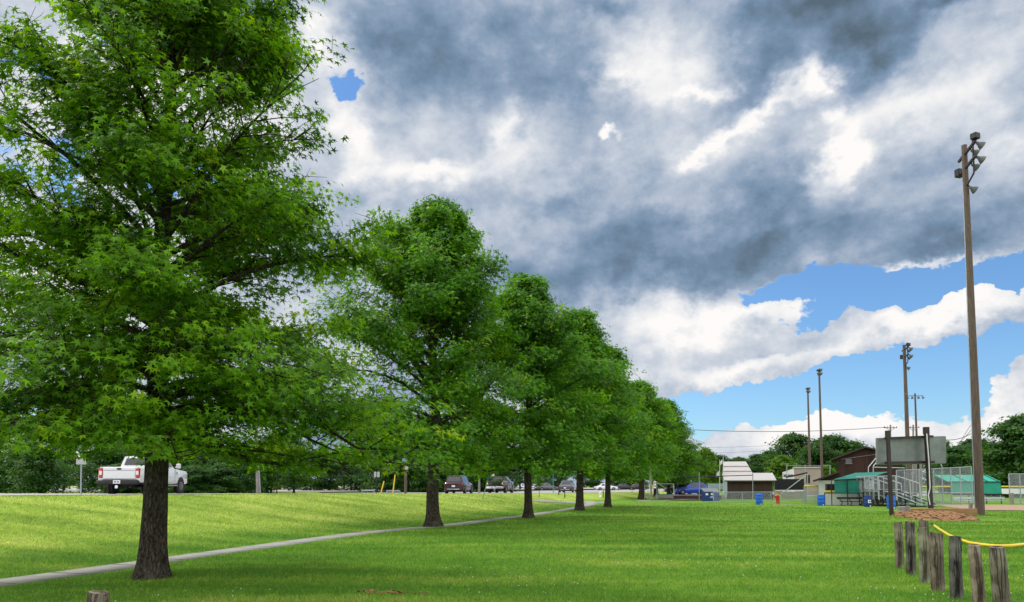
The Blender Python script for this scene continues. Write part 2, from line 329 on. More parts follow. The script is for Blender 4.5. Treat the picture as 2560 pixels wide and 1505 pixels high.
    def build(s, name, m, parent=None, world=True):
        me = bpy.data.meshes.new(name)
        off = Vector(parent.location) if (parent and world and parent.type == 'EMPTY') else Vector((0, 0, 0))
        if parent and world and parent.type != 'EMPTY' and parent.parent: off = Vector(parent.parent.location)
        me.from_pydata([(v[0]-off.x, v[1]-off.y, v[2]-off.z) for v in s.v], [], s.f)
        me.polygons.foreach_set('use_smooth', s.sm); me.materials.append(M[m] if isinstance(m, str) else m)
        o = bpy.data.objects.new(name, me); col.objects.link(o)
        if parent: o.parent = parent
        return o
def np_mesh(name, V, Fc, mats, tint=None, smooth=False):
    me = bpy.data.meshes.new(name); V = np.asarray(V, np.float32); Fc = np.asarray(Fc, np.int32); k = Fc.shape[1]
    me.vertices.add(len(V)); me.vertices.foreach_set('co', V.ravel())
    me.loops.add(Fc.size); me.loops.foreach_set('vertex_index', Fc.ravel())
    me.polygons.add(len(Fc)); me.polygons.foreach_set('loop_start', np.arange(0, Fc.size, k, dtype=np.int32)); me.polygons.foreach_set('loop_total', np.full(len(Fc), k, np.int32))
    if smooth: me.polygons.foreach_set('use_smooth', np.ones(len(Fc), bool))
    if tint is not None:
        a = me.attributes.new('tint', 'FLOAT', 'POINT'); a.data.foreach_set('value', np.asarray(tint, np.float32))
    me.update(calc_edges=True); me.materials.append(M[mats]); return me
def children(o): return [c for c in bpy.data.objects if c.parent is o]
def link_mesh(name, me, parent=None):
    o = bpy.data.objects.new(name, me); col.objects.link(o)
    if parent: o.parent = parent
    return o
def copy_thing(t, loc, rz=None, sc=None):
    c = t.copy(); col.objects.link(c); c.location = loc
    if rz is not None: c.rotation_euler = (0, 0, rz)
    if sc is not None: c.scale = sc
    for ch in KIDS(t):
        d = ch.copy(); col.objects.link(d); d.parent = c
        for g in KIDS(ch): e = g.copy(); col.objects.link(e); e.parent = d
    return c
def KIDS(o): return [c for c in col.objects if c.parent == o]

# ------------------------------------------------------------------ terrain
PY = np.array([-60, 4, 12.9, 17, 20.5, 26.3, 31, 41, 50, 56, 62, 73, 92, 120, 200, 900.])
PX = np.array([-28, -11.3, -9.0, -7.9, -7.0, -5.4, -2.9, .7, 3.4, 5.0, 6.3, 9.0, 20, 36, 78, 400.])
RX = np.array([-40, -27, -23, -21.5, -20.2, -18.0, -14.7, -10.3, -6.3, -3.4, -.3, 4.0, 11, 22, 52, 360.])
ZR = np.array([1.3, 1.3, 1.3, 1.3, 1.3, 1.3, 1.28, 1.2, 1.1, 1.03, .97, .85, .72, .6, .45, .35])
def sst(t): t = np.clip(t, 0, 1); return t*t*(3-2*t)
def terr(x, y):
    x = np.asarray(x, float); y = np.asarray(y, float)
    px = np.interp(y, PY, PX); rx = np.interp(y, PY, RX); zr = np.interp(y, PY, ZR)
    t = (px-.75-x)/np.maximum(px-.75-rx, .5)
    return zr*(.35*np.clip(t, 0, 1)+.65*sst(t)) + .012*np.sin(x*.9+y*.4)*np.clip((.0-t)*5, 0, 1) + .01*np.sin(y*1.3-x*.5)*np.clip((0-t)*5, 0, 1)
def tz(x, y): return float(terr(x, y))
def axis(lo, hi, fine_lo, fine_hi, st, grow=1.13):
    a = list(np.arange(fine_lo, fine_hi+1e-6, st)); s = st; v = fine_hi
    while v < hi: s *= grow; v += s; a.append(v)
    s = st; v = fine_lo; b = []
    while v > lo: s *= grow; v -= s; b.append(v)
    return np.array(b[::-1]+a)
xs = axis(-1500, 1500, -34, 46, .45); ys = axis(-80, 2500, 4, 96, .5)
XX, YY = np.meshgrid(xs, ys)
rxx = np.interp(YY, PY, RX)
ZZ = terr(XX, YY) - .07*((XX < rxx-.3) & (XX > rxx-40))
nx, ny = len(xs), len(ys); idx = np.arange(nx*ny).reshape(ny, nx)
Q = np.stack([idx[:-1, :-1].ravel(), idx[:-1, 1:].ravel(), idx[1:, 1:].ravel(), idx[1:, :-1].ravel()], 1)
tag(link_mesh('ground', np_mesh('ground', np.stack([XX.ravel(), YY.ravel(), ZZ.ravel()], 1), Q, 'grass', smooth=True)), kind='structure')
# concrete path: a real slab with edges
def strip(name, mt, pts, dz, thick):
    pts = np.array(pts); s = np.r_[0, np.cumsum(np.hypot(*np.diff(pts[:, :2], axis=0).T))]; u = np.arange(0, s[-1], .4)
    x = np.interp(u, s, pts[:, 0]); y = np.interp(u, s, pts[:, 1]); wd = np.interp(u, s, pts[:, 2])
    for _ in range(12): x[1:-1] = (x[:-2]+2*x[1:-1]+x[2:])/4; y[1:-1] = (y[:-2]+2*y[1:-1]+y[2:])/4
    tx = np.gradient(x); ty = np.gradient(y); L = np.hypot(tx, ty); nx_, ny_ = -ty/L, tx/L
    V = []; 
    for sg in (-1, 1):
        V.append(np.stack([x+sg*nx_*wd/2, y+sg*ny_*wd/2], 1))
    za = terr(V[0][:, 0], V[0][:, 1])+dz; zb = terr(V[1][:, 0], V[1][:, 1])+dz
    n = len(x); vs = np.concatenate([np.c_[V[0], za], np.c_[V[1], zb], np.c_[V[0], za-thick], np.c_[V[1], zb-thick]])
    i = np.arange(n-1); fs = np.concatenate([np.stack([i, i+1, n+i+1, n+i], 1), np.stack([2*n+i, 2*n+i+1, i+1, i], 1), np.stack([n+i, n+i+1, 3*n+i+1, 3*n+i], 1)])
    return tag(link_mesh(name, np_mesh(name, vs, fs, mt)), kind='structure')
strip('path', 'concrete', [(a+.1, b, .86) for a, b in zip(PX[1:11], PY[1:11])]+[(8.0, 73.0, 1.5)], .012, .2)
sw0 = G(1335, 1237.5, .9); sw1 = G(1520, 1246, .35)
strip('sidewalk', 'concrete', [(sw0[0], sw0[1], .9), (sw1[0], sw1[1], 1.2)], .02, .1)
jb = MB(); pj = [(a+.1, b) for a, b in zip(PX[1:11], PY[1:11])]
for i in range(len(pj)-1):
    (xa, ya), (xb, yb) = pj[i], pj[i+1]; Ls = math.hypot(xb-xa, yb-ya); k = 0.0
    if ya < 9: continue
    while k < Ls:
        f = k/Ls; x, y = xa+(xb-xa)*f, ya+(yb-ya)*f; ux, uy = (xb-xa)/Ls, (yb-ya)/Ls; q = [(x-uy*.42, y+ux*.42), (x+uy*.42, y-ux*.42)]
        jb.add([(q[0][0], q[0][1], tz(*q[0])+.0165), (q[1][0], q[1][1], tz(*q[1])+.0165), (q[1][0]+ux*.03, q[1][1]+uy*.03, tz(*q[1])+.0165), (q[0][0]+ux*.03, q[0][1]+uy*.03, tz(*q[0])+.0165)], [(0, 1, 2, 3)]); k += 1.5
tag(jb.build('path_joints', 'mulch'), kind='structure')
a0 = G(1680, 1246, .1); 
strip('side_path', 'concrete', [(13.2, 78, 1.4), (20, 86, 1.4), (30, 92, 1.3)], .03, .15)
# road and the far parking apron behind it
yy = axis(-80, 900, 0, 120, 1.5); rx = np.interp(yy, PY, RX)
V = []; 
for k, off in enumerate((0, 2, 6, 10, 14, 26)):
    V.append(np.stack([rx-off, yy, np.interp(yy, PY, ZR)+.0+(.012 if off else .012)], 1))
n = len(yy); V = np.concatenate(V); i = np.arange(n-1)
fs = np.concatenate([np.stack([k*n+i, k*n+i+1, (k+1)*n+i+1, (k+1)*n+i], 1) for k in range(5)])
tag(link_mesh('road', np_mesh('road', V, fs, 'lot')), kind='structure')
kb = MB()
for j in range(len(yy)-1):
    if yy[j] < 15 or yy[j] > 56: continue
    z = float(np.interp(yy[j], PY, ZR)); 
    kb.bar((rx[j], yy[j], z-.02), (rx[j+1], yy[j+1], float(np.interp(yy[j+1], PY, ZR))-.02), .30, .10)
tag(kb.build('kerb', 'concrete'), kind='structure')
lm = MB()
for off in (4.0, 11.0):
    for j in range(len(yy)-1):
        if yy[j] < 12 or yy[j] > 200: continue
        z0 = float(np.interp(yy[j], PY, ZR))+.017; z1 = float(np.interp(yy[j+1], PY, ZR))+.017
        lm.add([(rx[j]-off, yy[j], z0), (rx[j]-off-.12, yy[j], z0), (rx[j+1]-off-.12, yy[j+1], z1), (rx[j+1]-off, yy[j+1], z1)], [(0, 1, 2, 3)])
tag(lm.build('road_markings', 'white'), kind='structure')
def patch(name, mt, pts, z):
    b = MB(); b.add([(p[0], p[1], z) for p in pts], [tuple(range(len(pts)))]); return tag(b.build(name, mt), kind='structure')
patch('parking_lot', 'lot', [(-25, 100), (52-16, 200), (20, 330), (-260, 330), (-190, 100)], 0.79)
patch('infield', 'dirt', [G(2330, 1262), G(2430, 1276), G(2560, 1276.5), (130, 47), (160, 62), G(2560, 1263), G(2440, 1262.5)], .022)
patch('playground_mulch', 'mulch', [G(1640, 1248), G(1690, 1251.5), G(1800, 1251), G(1812, 1243), G(1740, 1238), G(1690, 1240)], .03)
patch('far_drive', 'lot', [(33, 108), (60, 108), (110, 190), (60, 190)], .05)

# ------------------------------------------------------------------ grass blades and clover
def near_px(x, y): return np.interp(y, PY, PX)
rng = np.random.default_rng(3)
POSTS = []
def grass_blades(N=560000):
    y0, y1 = 8.5, 75.0; Y = y0*(y1/y0)**rng.random(N); X = (rng.random(N)*2-1)*(.74*Y+.8)
    dpx = np.abs(X-.1-near_px(X, Y)); slope = .95
    keep = (dpx*slope > .60)
    keep &= X > np.interp(Y, PY, RX)+.25
    ex, ey = (G(2350, 1288)[0], G(2350, 1288)[1]); keep &= (((X-ex-(Y-ey)*.28)/2.2)**4+((Y-37.2)/3.1)**4) > 1
    keep &= ~((Y > 47) & (X > 23)); keep &= rng.random(N) > np.clip((Y-22)/50, 0, 1)**.8
    X, Y = X[keep], Y[keep]; n = len(X); Z = terr(X, Y)
    cl = .5+.5*np.sin(X*2.1+1.3*np.sin(Y*1.7))*np.sin(Y*1.9+X*.7)
    h = (.022+.035*rng.random(n)+.012*cl)*(Y/12)**.45; w = (.0030+.0035*rng.random(n))*(Y/10)**.95
    a = rng.random(n)*2*np.pi; la = rng.random(n)*2*np.pi; ln = h*(.3+.9*rng.random(n))
    V = np.empty((n, 3, 3)); V[:, 0] = np.c_[X-np.cos(a)*w, Y-np.sin(a)*w, Z-.003]; V[:, 1] = np.c_[X+np.cos(a)*w, Y+np.sin(a)*w, Z-.003]
    V[:, 2] = np.c_[X+np.cos(la)*ln, Y+np.sin(la)*ln, Z+h]
    t = np.repeat(rng.random(n), 3)
    me = np_mesh('grass_blades', V.reshape(-1, 3), np.arange(3*n).reshape(-1, 3), 'blade', t)
    tag(link_mesh('grass', me), 'short mown green grass of the park lawn and bank', 'grass', kind='stuff')
grass_blades()
def clover():
    n = 1500; Y = 9*(34/9)**rng.random(n); X = (rng.random(n)*2-1)*(.72*Y)
    k = (np.sin(X*.8+2)*np.sin(Y*.6+X*.3)+rng.random(n)*1.1+(X > 5)*.5-(X < -1)*.45 > .8) & (X > near_px(X, Y)+1); X, Y = X[k], Y[k]
    b = MB(); oc = [(1, 0, 0), (0, 1, 0), (-1, 0, 0), (0, -1, 0), (0, 0, 1), (0, 0, -1)]; of = [(0, 1, 4), (1, 2, 4), (2, 3, 4), (3, 0, 4), (1, 0, 5), (2, 1, 5), (3, 2, 5), (0, 3, 5)]
    for x, y in zip(X, Y):
        r = .007+.006*random.random(); z = tz(x, y)+.05+.02*random.random()
        b.add([(x+r*c[0], y+r*c[1], z+r*c[2]) for c in oc], of)
    tag(b.build('clover_flowers', 'flower'), 'tiny white clover flowers dotted over the lawn', 'clover', kind='stuff')
clover()

# ------------------------------------------------------------------ trees
def tubes(P, Rr, s):
    N, k, _ = P.shape; T = np.gradient(P, axis=1); T /= np.linalg.norm(T, axis=2, keepdims=True)+1e-9
    ref = np.where(np.abs(T[:, :1, 2:3]) > .9, np.array([[[1., 0, 0]]]), np.array([[[0, 0, 1.]]]))
    U = np.cross(T, np.broadcast_to(ref, T.shape)); U /= np.linalg.norm(U, axis=2, keepdims=True)+1e-9; Wv = np.cross(T, U)
    a = np.arange(s)*2*np.pi/s
    V = P[:, :, None]+Rr[:, :, None, None]*(U[:, :, None]*np.cos(a)[:, None]+Wv[:, :, None]*np.sin(a)[:, None])
    ids = np.arange(N*k*s).reshape(N, k, s); A = ids[:, :-1]; B = ids[:, 1:]
    return V.reshape(-1, 3), np.stack([A, np.roll(A, -1, 2), np.roll(B, -1, 2), B], -1).reshape(-1, 4)
LOBE = {  # (angle, radius) outline and fan
 'star': [(-118, .72), (-88, .30), (-58, .95), (-29, .33), (0, 1.05), (29, .33), (58, .95), (88, .30), (118, .72), (180, .16)],
 'three': None, 'quad': None}
def leaves(C, n_dir, tip, size, kind):
    n_dir /= np.linalg.norm(n_dir, axis=1, keepdims=True)+1e-9
    u = tip-n_dir*np.sum(tip*n_dir, 1, keepdims=True); u /= np.linalg.norm(u, axis=1, keepdims=True)+1e-9; v = np.cross(n_dir, u); N = len(C)
    if kind == 'star':
        L = LOBE['star']; pts = [(0, 0, 0)]+[(r*math.cos(R(a)), r*math.sin(R(a)), -.22*r*r) for a, r in L]
        fc = [(0, i, i % 10+1) for i in range(1, 11)]
    elif kind == 'three':
        pts = [(-.15, 0, 0), (1.0, 0, -.15), (.25, .25, 0), (.35, .9, -.15), (-.15, .3, 0), (.35, -.9, -.15), (.25, -.25, 0), (-.15, -.3, 0)]
        fc = [(0, 6, 1), (0, 1, 2), (0, 2, 3), (0, 3, 4), (0, 5, 6), (0, 7, 5)]
    else:
        pts = [(-.7, 0, 0), (0, -.5, .12), (.9, 0, -.1), (0, .5, .12)]; fc = [(0, 1, 2), (0, 2, 3)]
    pts = np.array(pts); k = len(pts)
    V = C[:, None]+size[:, None, None]*(pts[None, :, 0:1]*u[:, None]+pts[None, :, 1:2]*v[:, None]+pts[None, :, 2:3]*n_dir[:, None])
    Fc = (np.arange(N)*k)[:, None, None]+np.array(fc)[None]
    return V.reshape(-1, 3), Fc.reshape(-1, 3), k
def tree_meshes(seed, H, cb, prof, r0, nl, ns, nc, m, lsize, kind, cr=.3, e0=2, e1=62, gap=.0, leafm='leafB', flare=1.55, asym=None, yellow=.06, flat=.5, sides=14, zmin=None, fexp=1.05):
    g = np.random.default_rng(seed); pz = np.array([p[0] for p in prof])*1.0; pr = np.array([p[1] for p in prof])
    ph = g.random(4)*6.28
    def rad(z, az):
        r = np.interp(z, pz, pr)*(1+.10*np.sin(2*az+ph[0])+.08*np.sin(3*az+ph[1]+z*.8)+.06*np.sin(5*az+z*1.7+ph[2]))
        return r*(asym(z, az) if asym else 1)
    # trunk
    zt = np.r_[0, .06, .15, .3, .55, .9, np.linspace(1.3, H*.97, 16)]; wob = .05
    tr = np.where(zt < cb, r0*(1-.18*zt/cb), r0*.82*np.clip(1-(zt-cb)/(H-cb), 0, 1)**.9+.012); tr *= 1+(flare-1)*np.exp(-zt/.28)
    tp = np.stack([wob*np.sin(zt*.8+ph[0])*zt/3, wob*np.cos(zt*.7+ph[1])*zt/3, zt-.03*(zt < .01)], 1)
    V0, F0 = tubes(tp[None], tr[None], sides)
    ang = np.arctan2(V0[:, 1], V0[:, 0]); fl = np.exp(-np.clip(V0[:, 2], 0, 9)/.35)
    ml = 1+fl*(.10*np.sin(5*ang+ph[2])+.06*np.sin(9*ang))+.03*np.sin(7*ang+V0[:, 2]*3)
    cx = np.interp(V0[:, 2], tp[:, 2], tp[:, 0]); cy = np.interp(V0[:, 2], tp[:, 2], tp[:, 1])
    V0[:, 0] = cx+(V0[:, 0]-cx)*ml; V0[:, 1] = cy+(V0[:, 1]-cy)*ml
    # limbs
    f = (np.arange(nl)+g.random(nl)*.8)/nl; h0 = cb+(H*.96-cb)*f**fexp; az = np.arange(nl)*2.39996+g.random(nl)*.7
    e = np.radians(e0+(e1-e0)*f**.8+g.normal(0, 5, nl)); L = np.ones(nl)
    for _ in range(14):
        zt_ = h0+L*np.tan(e); L = .65*L+.35*rad(np.minimum(zt_, H*.995), az)
    L = L*(.70+.33*g.random(nl))
    L = np.maximum(L, .35); dh = np.stack([np.cos(az), np.sin(az), 0*az], 1)
    o = np.stack([np.interp(h0, zt, tp[:, 0]), np.interp(h0, zt, tp[:, 1]), h0], 1)
    rise = L*np.tan(e); p2 = o+dh*L[:, None]+np.c_[0*L, 0*L, rise-.25*L*(f < .25)]; p1 = o+dh*(L*.5)[:, None]+np.c_[g.normal(0, .1, nl), g.normal(0, .1, nl), rise*.55+.16*L]
    p2[:, 2] = np.minimum(p2[:, 2], H-.05-.55*L); t = np.linspace(0, 1, 7)[None, :, None]; LP = (1-t)**2*o[:, None]+2*t*(1-t)*p1[:, None]+t*t*p2[:, None]
    LP += g.normal(0, .03, LP.shape)*t
    lr = np.interp(h0, zt, tr)*.42; lr = np.minimum(lr, .02+.018*L)
    if zmin: LP[..., 2] = np.maximum(LP[..., 2], zmin(LP[..., 0])+.28+.22*np.sin(np.hypot(LP[..., 0], LP[..., 1])*1.7+az[:, None]*3))
    Vl, Fl = tubes(LP, lr[:, None]*(1-.85*np.linspace(0, 1, 7))[None], 6)
    # secondaries
    ts = np.linspace(.14, 1, ns)[None]+g.random((nl, ns))*.06; ts = np.clip(ts, 0, 1)
    sO = (1-ts[..., None])**2*o[:, None]+2*ts[..., None]*(1-ts[..., None])*p1[:, None]+ts[..., None]**2*p2[:, None]
    sg = np.where(np.arange(ns) % 2 == 0, 1, -1)[None]; da = sg*np.radians(30+35*g.random((nl, ns)))*(1-.6*ts**3)
    a2 = az[:, None]+da; ee = e[:, None]*.5+np.radians(g.uniform(-18, 32, (nl, ns)))
    Ls = np.clip(L[:, None]*(.58*(1-.55*ts))*g.uniform(.75, 1.2, (nl, ns)), .22, 2.2)
    sD = np.stack([np.cos(a2)*np.cos(ee), np.sin(a2)*np.cos(ee), np.sin(ee)], -1)
    sE = sO+sD*Ls[..., None]
    sO = sO.reshape(-1, 3); sE = sE.reshape(-1, 3); mid = (sO+sE)/2+g.normal(0, .04, sO.shape)+[0, 0, .05]
    SP = np.stack([sO, mid, sE], 1)
    if zmin: SP[..., 2] = np.maximum(SP[..., 2], zmin(SP[..., 0])+.14+g.uniform(-.1, .25, SP.shape[:2]))
    Vs, Fs = tubes(SP, np.array([.016, .011, .005])[None]*np.ones((len(sO), 1))*min(1.3, r0*4), 3)
    # clusters of leaves along the secondaries
    cc = np.linspace(.35, 1.08, nc); C = sO[:, None]+(sE-sO)[:, None]*cc[None, :, None]; C = C.reshape(-1, 3)+g.normal(0, .10*cr/.3, (len(sO)*nc, 3))
    tl = g.uniform(.22, 1.0, (nl, max(ns//2, 3)))[..., None]; CL = (1-tl)**2*o[:, None]+2*tl*(1-tl)*p1[:, None]+tl**2*p2[:, None]
    C = np.concatenate([C, CL.reshape(-1, 3)+g.normal(0, .16*cr/.3, (CL.shape[0]*CL.shape[1], 3))+[0, 0, .05]])
    C = C[C[:, 2] < H+.1]
    if zmin: C = C[C[:, 2] > zmin(C[:, 0])+g.uniform(-.12, .22, len(C))]
    nzv = np.sin(C[:, 0]*1.9+ph[0]*3)*np.sin(C[:, 1]*1.7+ph[1]*5)+np.sin(C[:, 2]*2.1+C[:, 0]*.9+ph[2])*.8+g.normal(0, .35, len(C))
    if gap: C = C[nzv > (gap(C[:, 2]) if callable(gap) else gap)]
    tw = np.repeat(C, 2, 0); te = tw+g.normal(0, cr*.55, tw.shape)
    Vt, Ft = tubes(np.stack([tw, te], 1), np.array([[.006, .003]])*np.ones((len(tw), 1)), 3)
    cm = g.random(len(C)); N = len(C)*m; Cc = np.repeat(C, m, 0)
    P = Cc+g.normal(0, 1, (N, 3))*np.array([cr, cr, cr*flat])*.62
    out = P*[1, 1, 0]; out /= np.linalg.norm(out, axis=1, keepdims=True)+1e-6
    nd = np.array([0, 0, .62])+out*.38+g.normal(0, .30, (N, 3)); tip = out*.5+np.array([0, 0, -.55])+g.normal(0, .6, (N, 3))
    sz = lsize*g.uniform(.65, 1.15, N)
    Vf, Ff, k = leaves(P, nd, tip, sz, kind)
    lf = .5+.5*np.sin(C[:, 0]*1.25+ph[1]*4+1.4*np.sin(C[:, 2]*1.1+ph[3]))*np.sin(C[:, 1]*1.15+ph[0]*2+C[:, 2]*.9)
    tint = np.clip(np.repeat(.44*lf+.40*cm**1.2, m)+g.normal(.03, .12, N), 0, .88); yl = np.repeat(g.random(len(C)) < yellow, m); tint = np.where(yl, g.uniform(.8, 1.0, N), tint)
    Vb = [V0, Vl, Vs, Vt]; Fb = []; b = 0
    for v_, f_ in ((V0, F0), (Vl, Fl), (Vs, Fs), (Vt, Ft)): Fb.append(f_+b); b += len(v_)
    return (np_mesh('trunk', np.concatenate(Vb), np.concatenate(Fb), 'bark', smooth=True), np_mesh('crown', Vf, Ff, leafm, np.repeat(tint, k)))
def plant_tree(name, label, meshes, loc, rz=0, sc=1, group=None, cat='tree'):
    t = thing(name, label, cat, loc, rz, group); t.scale = (sc, sc, sc) if not hasattr(sc, '__len__') else sc
    link_mesh('trunk', meshes[0], t); link_mesh('crown', meshes[1], t); return t
def gt(px, py):
    p = G(px, py); return (p[0], p[1], tz(p[0], p[1]))
ROW = 'star-leaved trees in a row along the path'
def asym1(z, az): return 1+.06*np.cos(az)-.18*np.clip((z-6.5)/3, 0, 1)*np.cos(az)
T1 = tree_meshes(11, 12.9, 2.45, [(1.4, 3.3), (2.4, 3.95), (3.8, 3.9), (5.5, 3.6), (7, 3.4), (8.5, 3.15), (10, 2.65), (11.3, 1.9), (12.2, 1.1), (12.9, .3)], .235, 88, 15, 4, 27, .102, 'star', cr=.31, e0=-9, e1=60, gap=lambda z: -1.40+1.22*np.clip((z-4.2)/3.5, 0, 1), flat=.38, zmin=lambda x: 2.20-.34*np.clip(x/3.2, -.9, 1), fexp=1.22, leafm='leafA', yellow=.035, asym=asym1)
plant_tree('sweetgum_tree', 'largest tree nearest the camera, star-shaped leaves, crown cut off by the top of the picture', T1, gt(380, 1446), group=ROW)
T2 = tree_meshes(23, 13.2, 2.7, [(1.9, 3.2), (3.2, 4.1), (5.5, 4.5), (7.8, 4.3), (9.6, 3.7), (11.0, 3.0), (12.0, 2.1), (12.7, 1.2), (13.2, .6)], .27, 80, 14, 4, 20, .132, 'three', cr=.34, e0=6, e1=64, gap=-.75, flat=.6, yellow=.05, asym=lambda z, az: 1+.10*np.cos(az-3.1), zmin=lambda x: 2.6+0*x)
plant_tree('sweetgum_tree', 'second tree of the row, stout forked trunk standing left of the bright concrete path', T2, gt(1082, 1317), rz=0, group=ROW)
T3 = tree_meshes(33, 12.4, 2.1, [(1.5, 3.3), (2.6, 4.2), (5.0, 4.5), (7.5, 4.1), (9.4, 3.1), (11.0, 1.9), (12.4, .4)], .22, 70, 12, 4, 19, .15, 'three', cr=.38, e0=2, e1=62, gap=-.95, flat=.6, yellow=.03, zmin=lambda x: 2.35-.6*np.exp(-((x+1.9)/.9)**2))
plant_tree('sweetgum_tree', 'third tree of the row, slim dark trunk right of the parked black pickup', T3, gt(1321, 1296), rz=0, group=ROW)
T4 = tree_meshes(44, 13.2, 2.4, [(1.7, 3.4), (3.2, 4.4), (6, 4.6), (8.5, 3.7), (10.5, 2.6), (12, 1.5), (13.2, .4)], .27, 64, 11, 4, 18, .17, 'three', cr=.44, e0=2, e1=64, gap=-1.0, flat=.6, yellow=.08, zmin=lambda x: 2.5+0*x)
plant_tree('sweetgum_tree', 'fourth tree of the row, wide flared trunk where the path bends', T4, gt(1449, 1276), rz=1.2, group=ROW)
T5 = tree_meshes(55, 12.0, 2.1, [(1.5, 3.2), (3.0, 4.2), (6, 4.3), (8.2, 3.2), (10.4, 1.7), (12.0, .3)], .24, 50, 10, 3, 16, .20, 'three', cr=.52, e0=2, e1=62, gap=-1.1, flat=.6, yellow=.06, zmin=lambda x: 2.3+0*x)
plant_tree('sweetgum_tree', 'fifth tree of the row, trunk in front of the white sedan', T5, gt(1520, 1268), rz=.2, group=ROW)
T6 = tree_meshes(66, 13.4, 2.7, [(1.9, 3.2), (3.6, 4.4), (7, 4.7), (9.5, 3.9), (11.8, 2.2), (13.4, .3)], .34, 50, 10, 3, 16, .24, 'three', cr=.62, e0=4, e1=66, gap=-.9, flat=.6, yellow=.10, zmin=lambda x: 2.4+0*x)
plant_tree('sweetgum_tree', 'sixth tree of the row beside the wooden post with small sign', T6, gt(1604, 1249), rz=0, group=ROW)
plant_tree('sweetgum_tree', 'seventh tree of the row rising behind the wooden playground post', T6, (G(1638,1247)[0]+1.2, 96, 0), rz=2.1, sc=.95, group=ROW)
plant_tree('sweetgum_tree', 'eighth tree of the row, standing at the playground mulch', T5, W(1672, 1243, 101)[:2]+(0,), rz=1.1, sc=1.08, group=ROW)
plant_tree('sweetgum_tree', 'last and farthest tree of the row, left of the blue car', T5, W(1690, 1243, 104)[:2]+(0,), rz=3.3, sc=.82, group=ROW)
# small sapling on the bank
sp = tree_meshes(77, 3.2, 1.0, [(.8, .4), (1.5, .75), (2.4, .6), (3.2, .1)], .03, 16, 5, 2, 8, .09, 'three', cr=.14, e0=20, e1=60, gap=0, flare=1.2, sides=6)
pp = G(692, 1246, 1.0); plant_tree('sapling', 'thin young sapling on the sunny bank below the road', sp, (pp[0], pp[1], tz(pp[0], pp[1])-.02))
pp = G(1348, 1244, .6); plant_tree('sapling', 'small sapling by the drain hollow between second and fourth large trunks', sp, (pp[0], pp[1], tz(pp[0], pp[1])-.02), rz=1, sc=.95)

# background trees: five shapes shared by many individuals
BG = [tree_meshes(101, 10, .9, [(.4, 3.0), (2, 4.1), (5, 4.5), (8, 3.2), (10, .6)], .22, 40, 8, 3, 13, .30, 'quad', cr=.75, e0=2, e1=62, gap=-1.5, leafm='leafC', sides=7),
      tree_meshes(102, 10, .6, [(.2, 3.2), (1.5, 4.2), (4, 4.8), (7, 4.1), (9, 2.4), (10, .6)], .24, 42, 8, 3, 13, .30, 'quad', cr=.8, e0=-2, e1=60, gap=-1.8, leafm='leafC', sides=7),
      tree_meshes(103, 10, .4, [(.2, 2.9), (2, 2.6), (5, 1.8), (8, .9), (10, .1)], .18, 50, 6, 3, 12, .22, 'quad', cr=.45, e0=-8, e1=40, gap=-1.8, leafm='leafC', sides=7, yellow=.0),
      tree_meshes(104, 10, 1.4, [(.8, 2.2), (3, 3.6), (6, 4.0), (8.5, 2.8), (10, .6)], .22, 34, 7, 3, 11, .28, 'quad', cr=.7, e0=12, e1=65, gap=-.8, leafm='leafC', sides=7),
      tree_meshes(105, 10, .7, [(.5, 2.6), (2, 3.6), (5, 3.6), (8, 2.3), (10, .4)], .2, 38, 8, 3, 12, .28, 'quad', cr=.6, e0=8, e1=64, gap=-1.7, leafm='leafD', sides=7, yellow=.12)]
def bgt(px, topy, Y, k, label, rz, wide=1.0, name='tree', group='trees in the background', basez=None):
    b = W(px, HOR, Y); z0 = tz(b[0], b[1]) if basez is None else basez; top = W(px, topy, Y)[2]; s = (top-z0)/10.0
    return plant_tree(name, label, BG[k], (b[0], b[1], z0-.1), rz, (s*wide, s*wide, s), group)
L_ = 'trees beyond the road on the left'
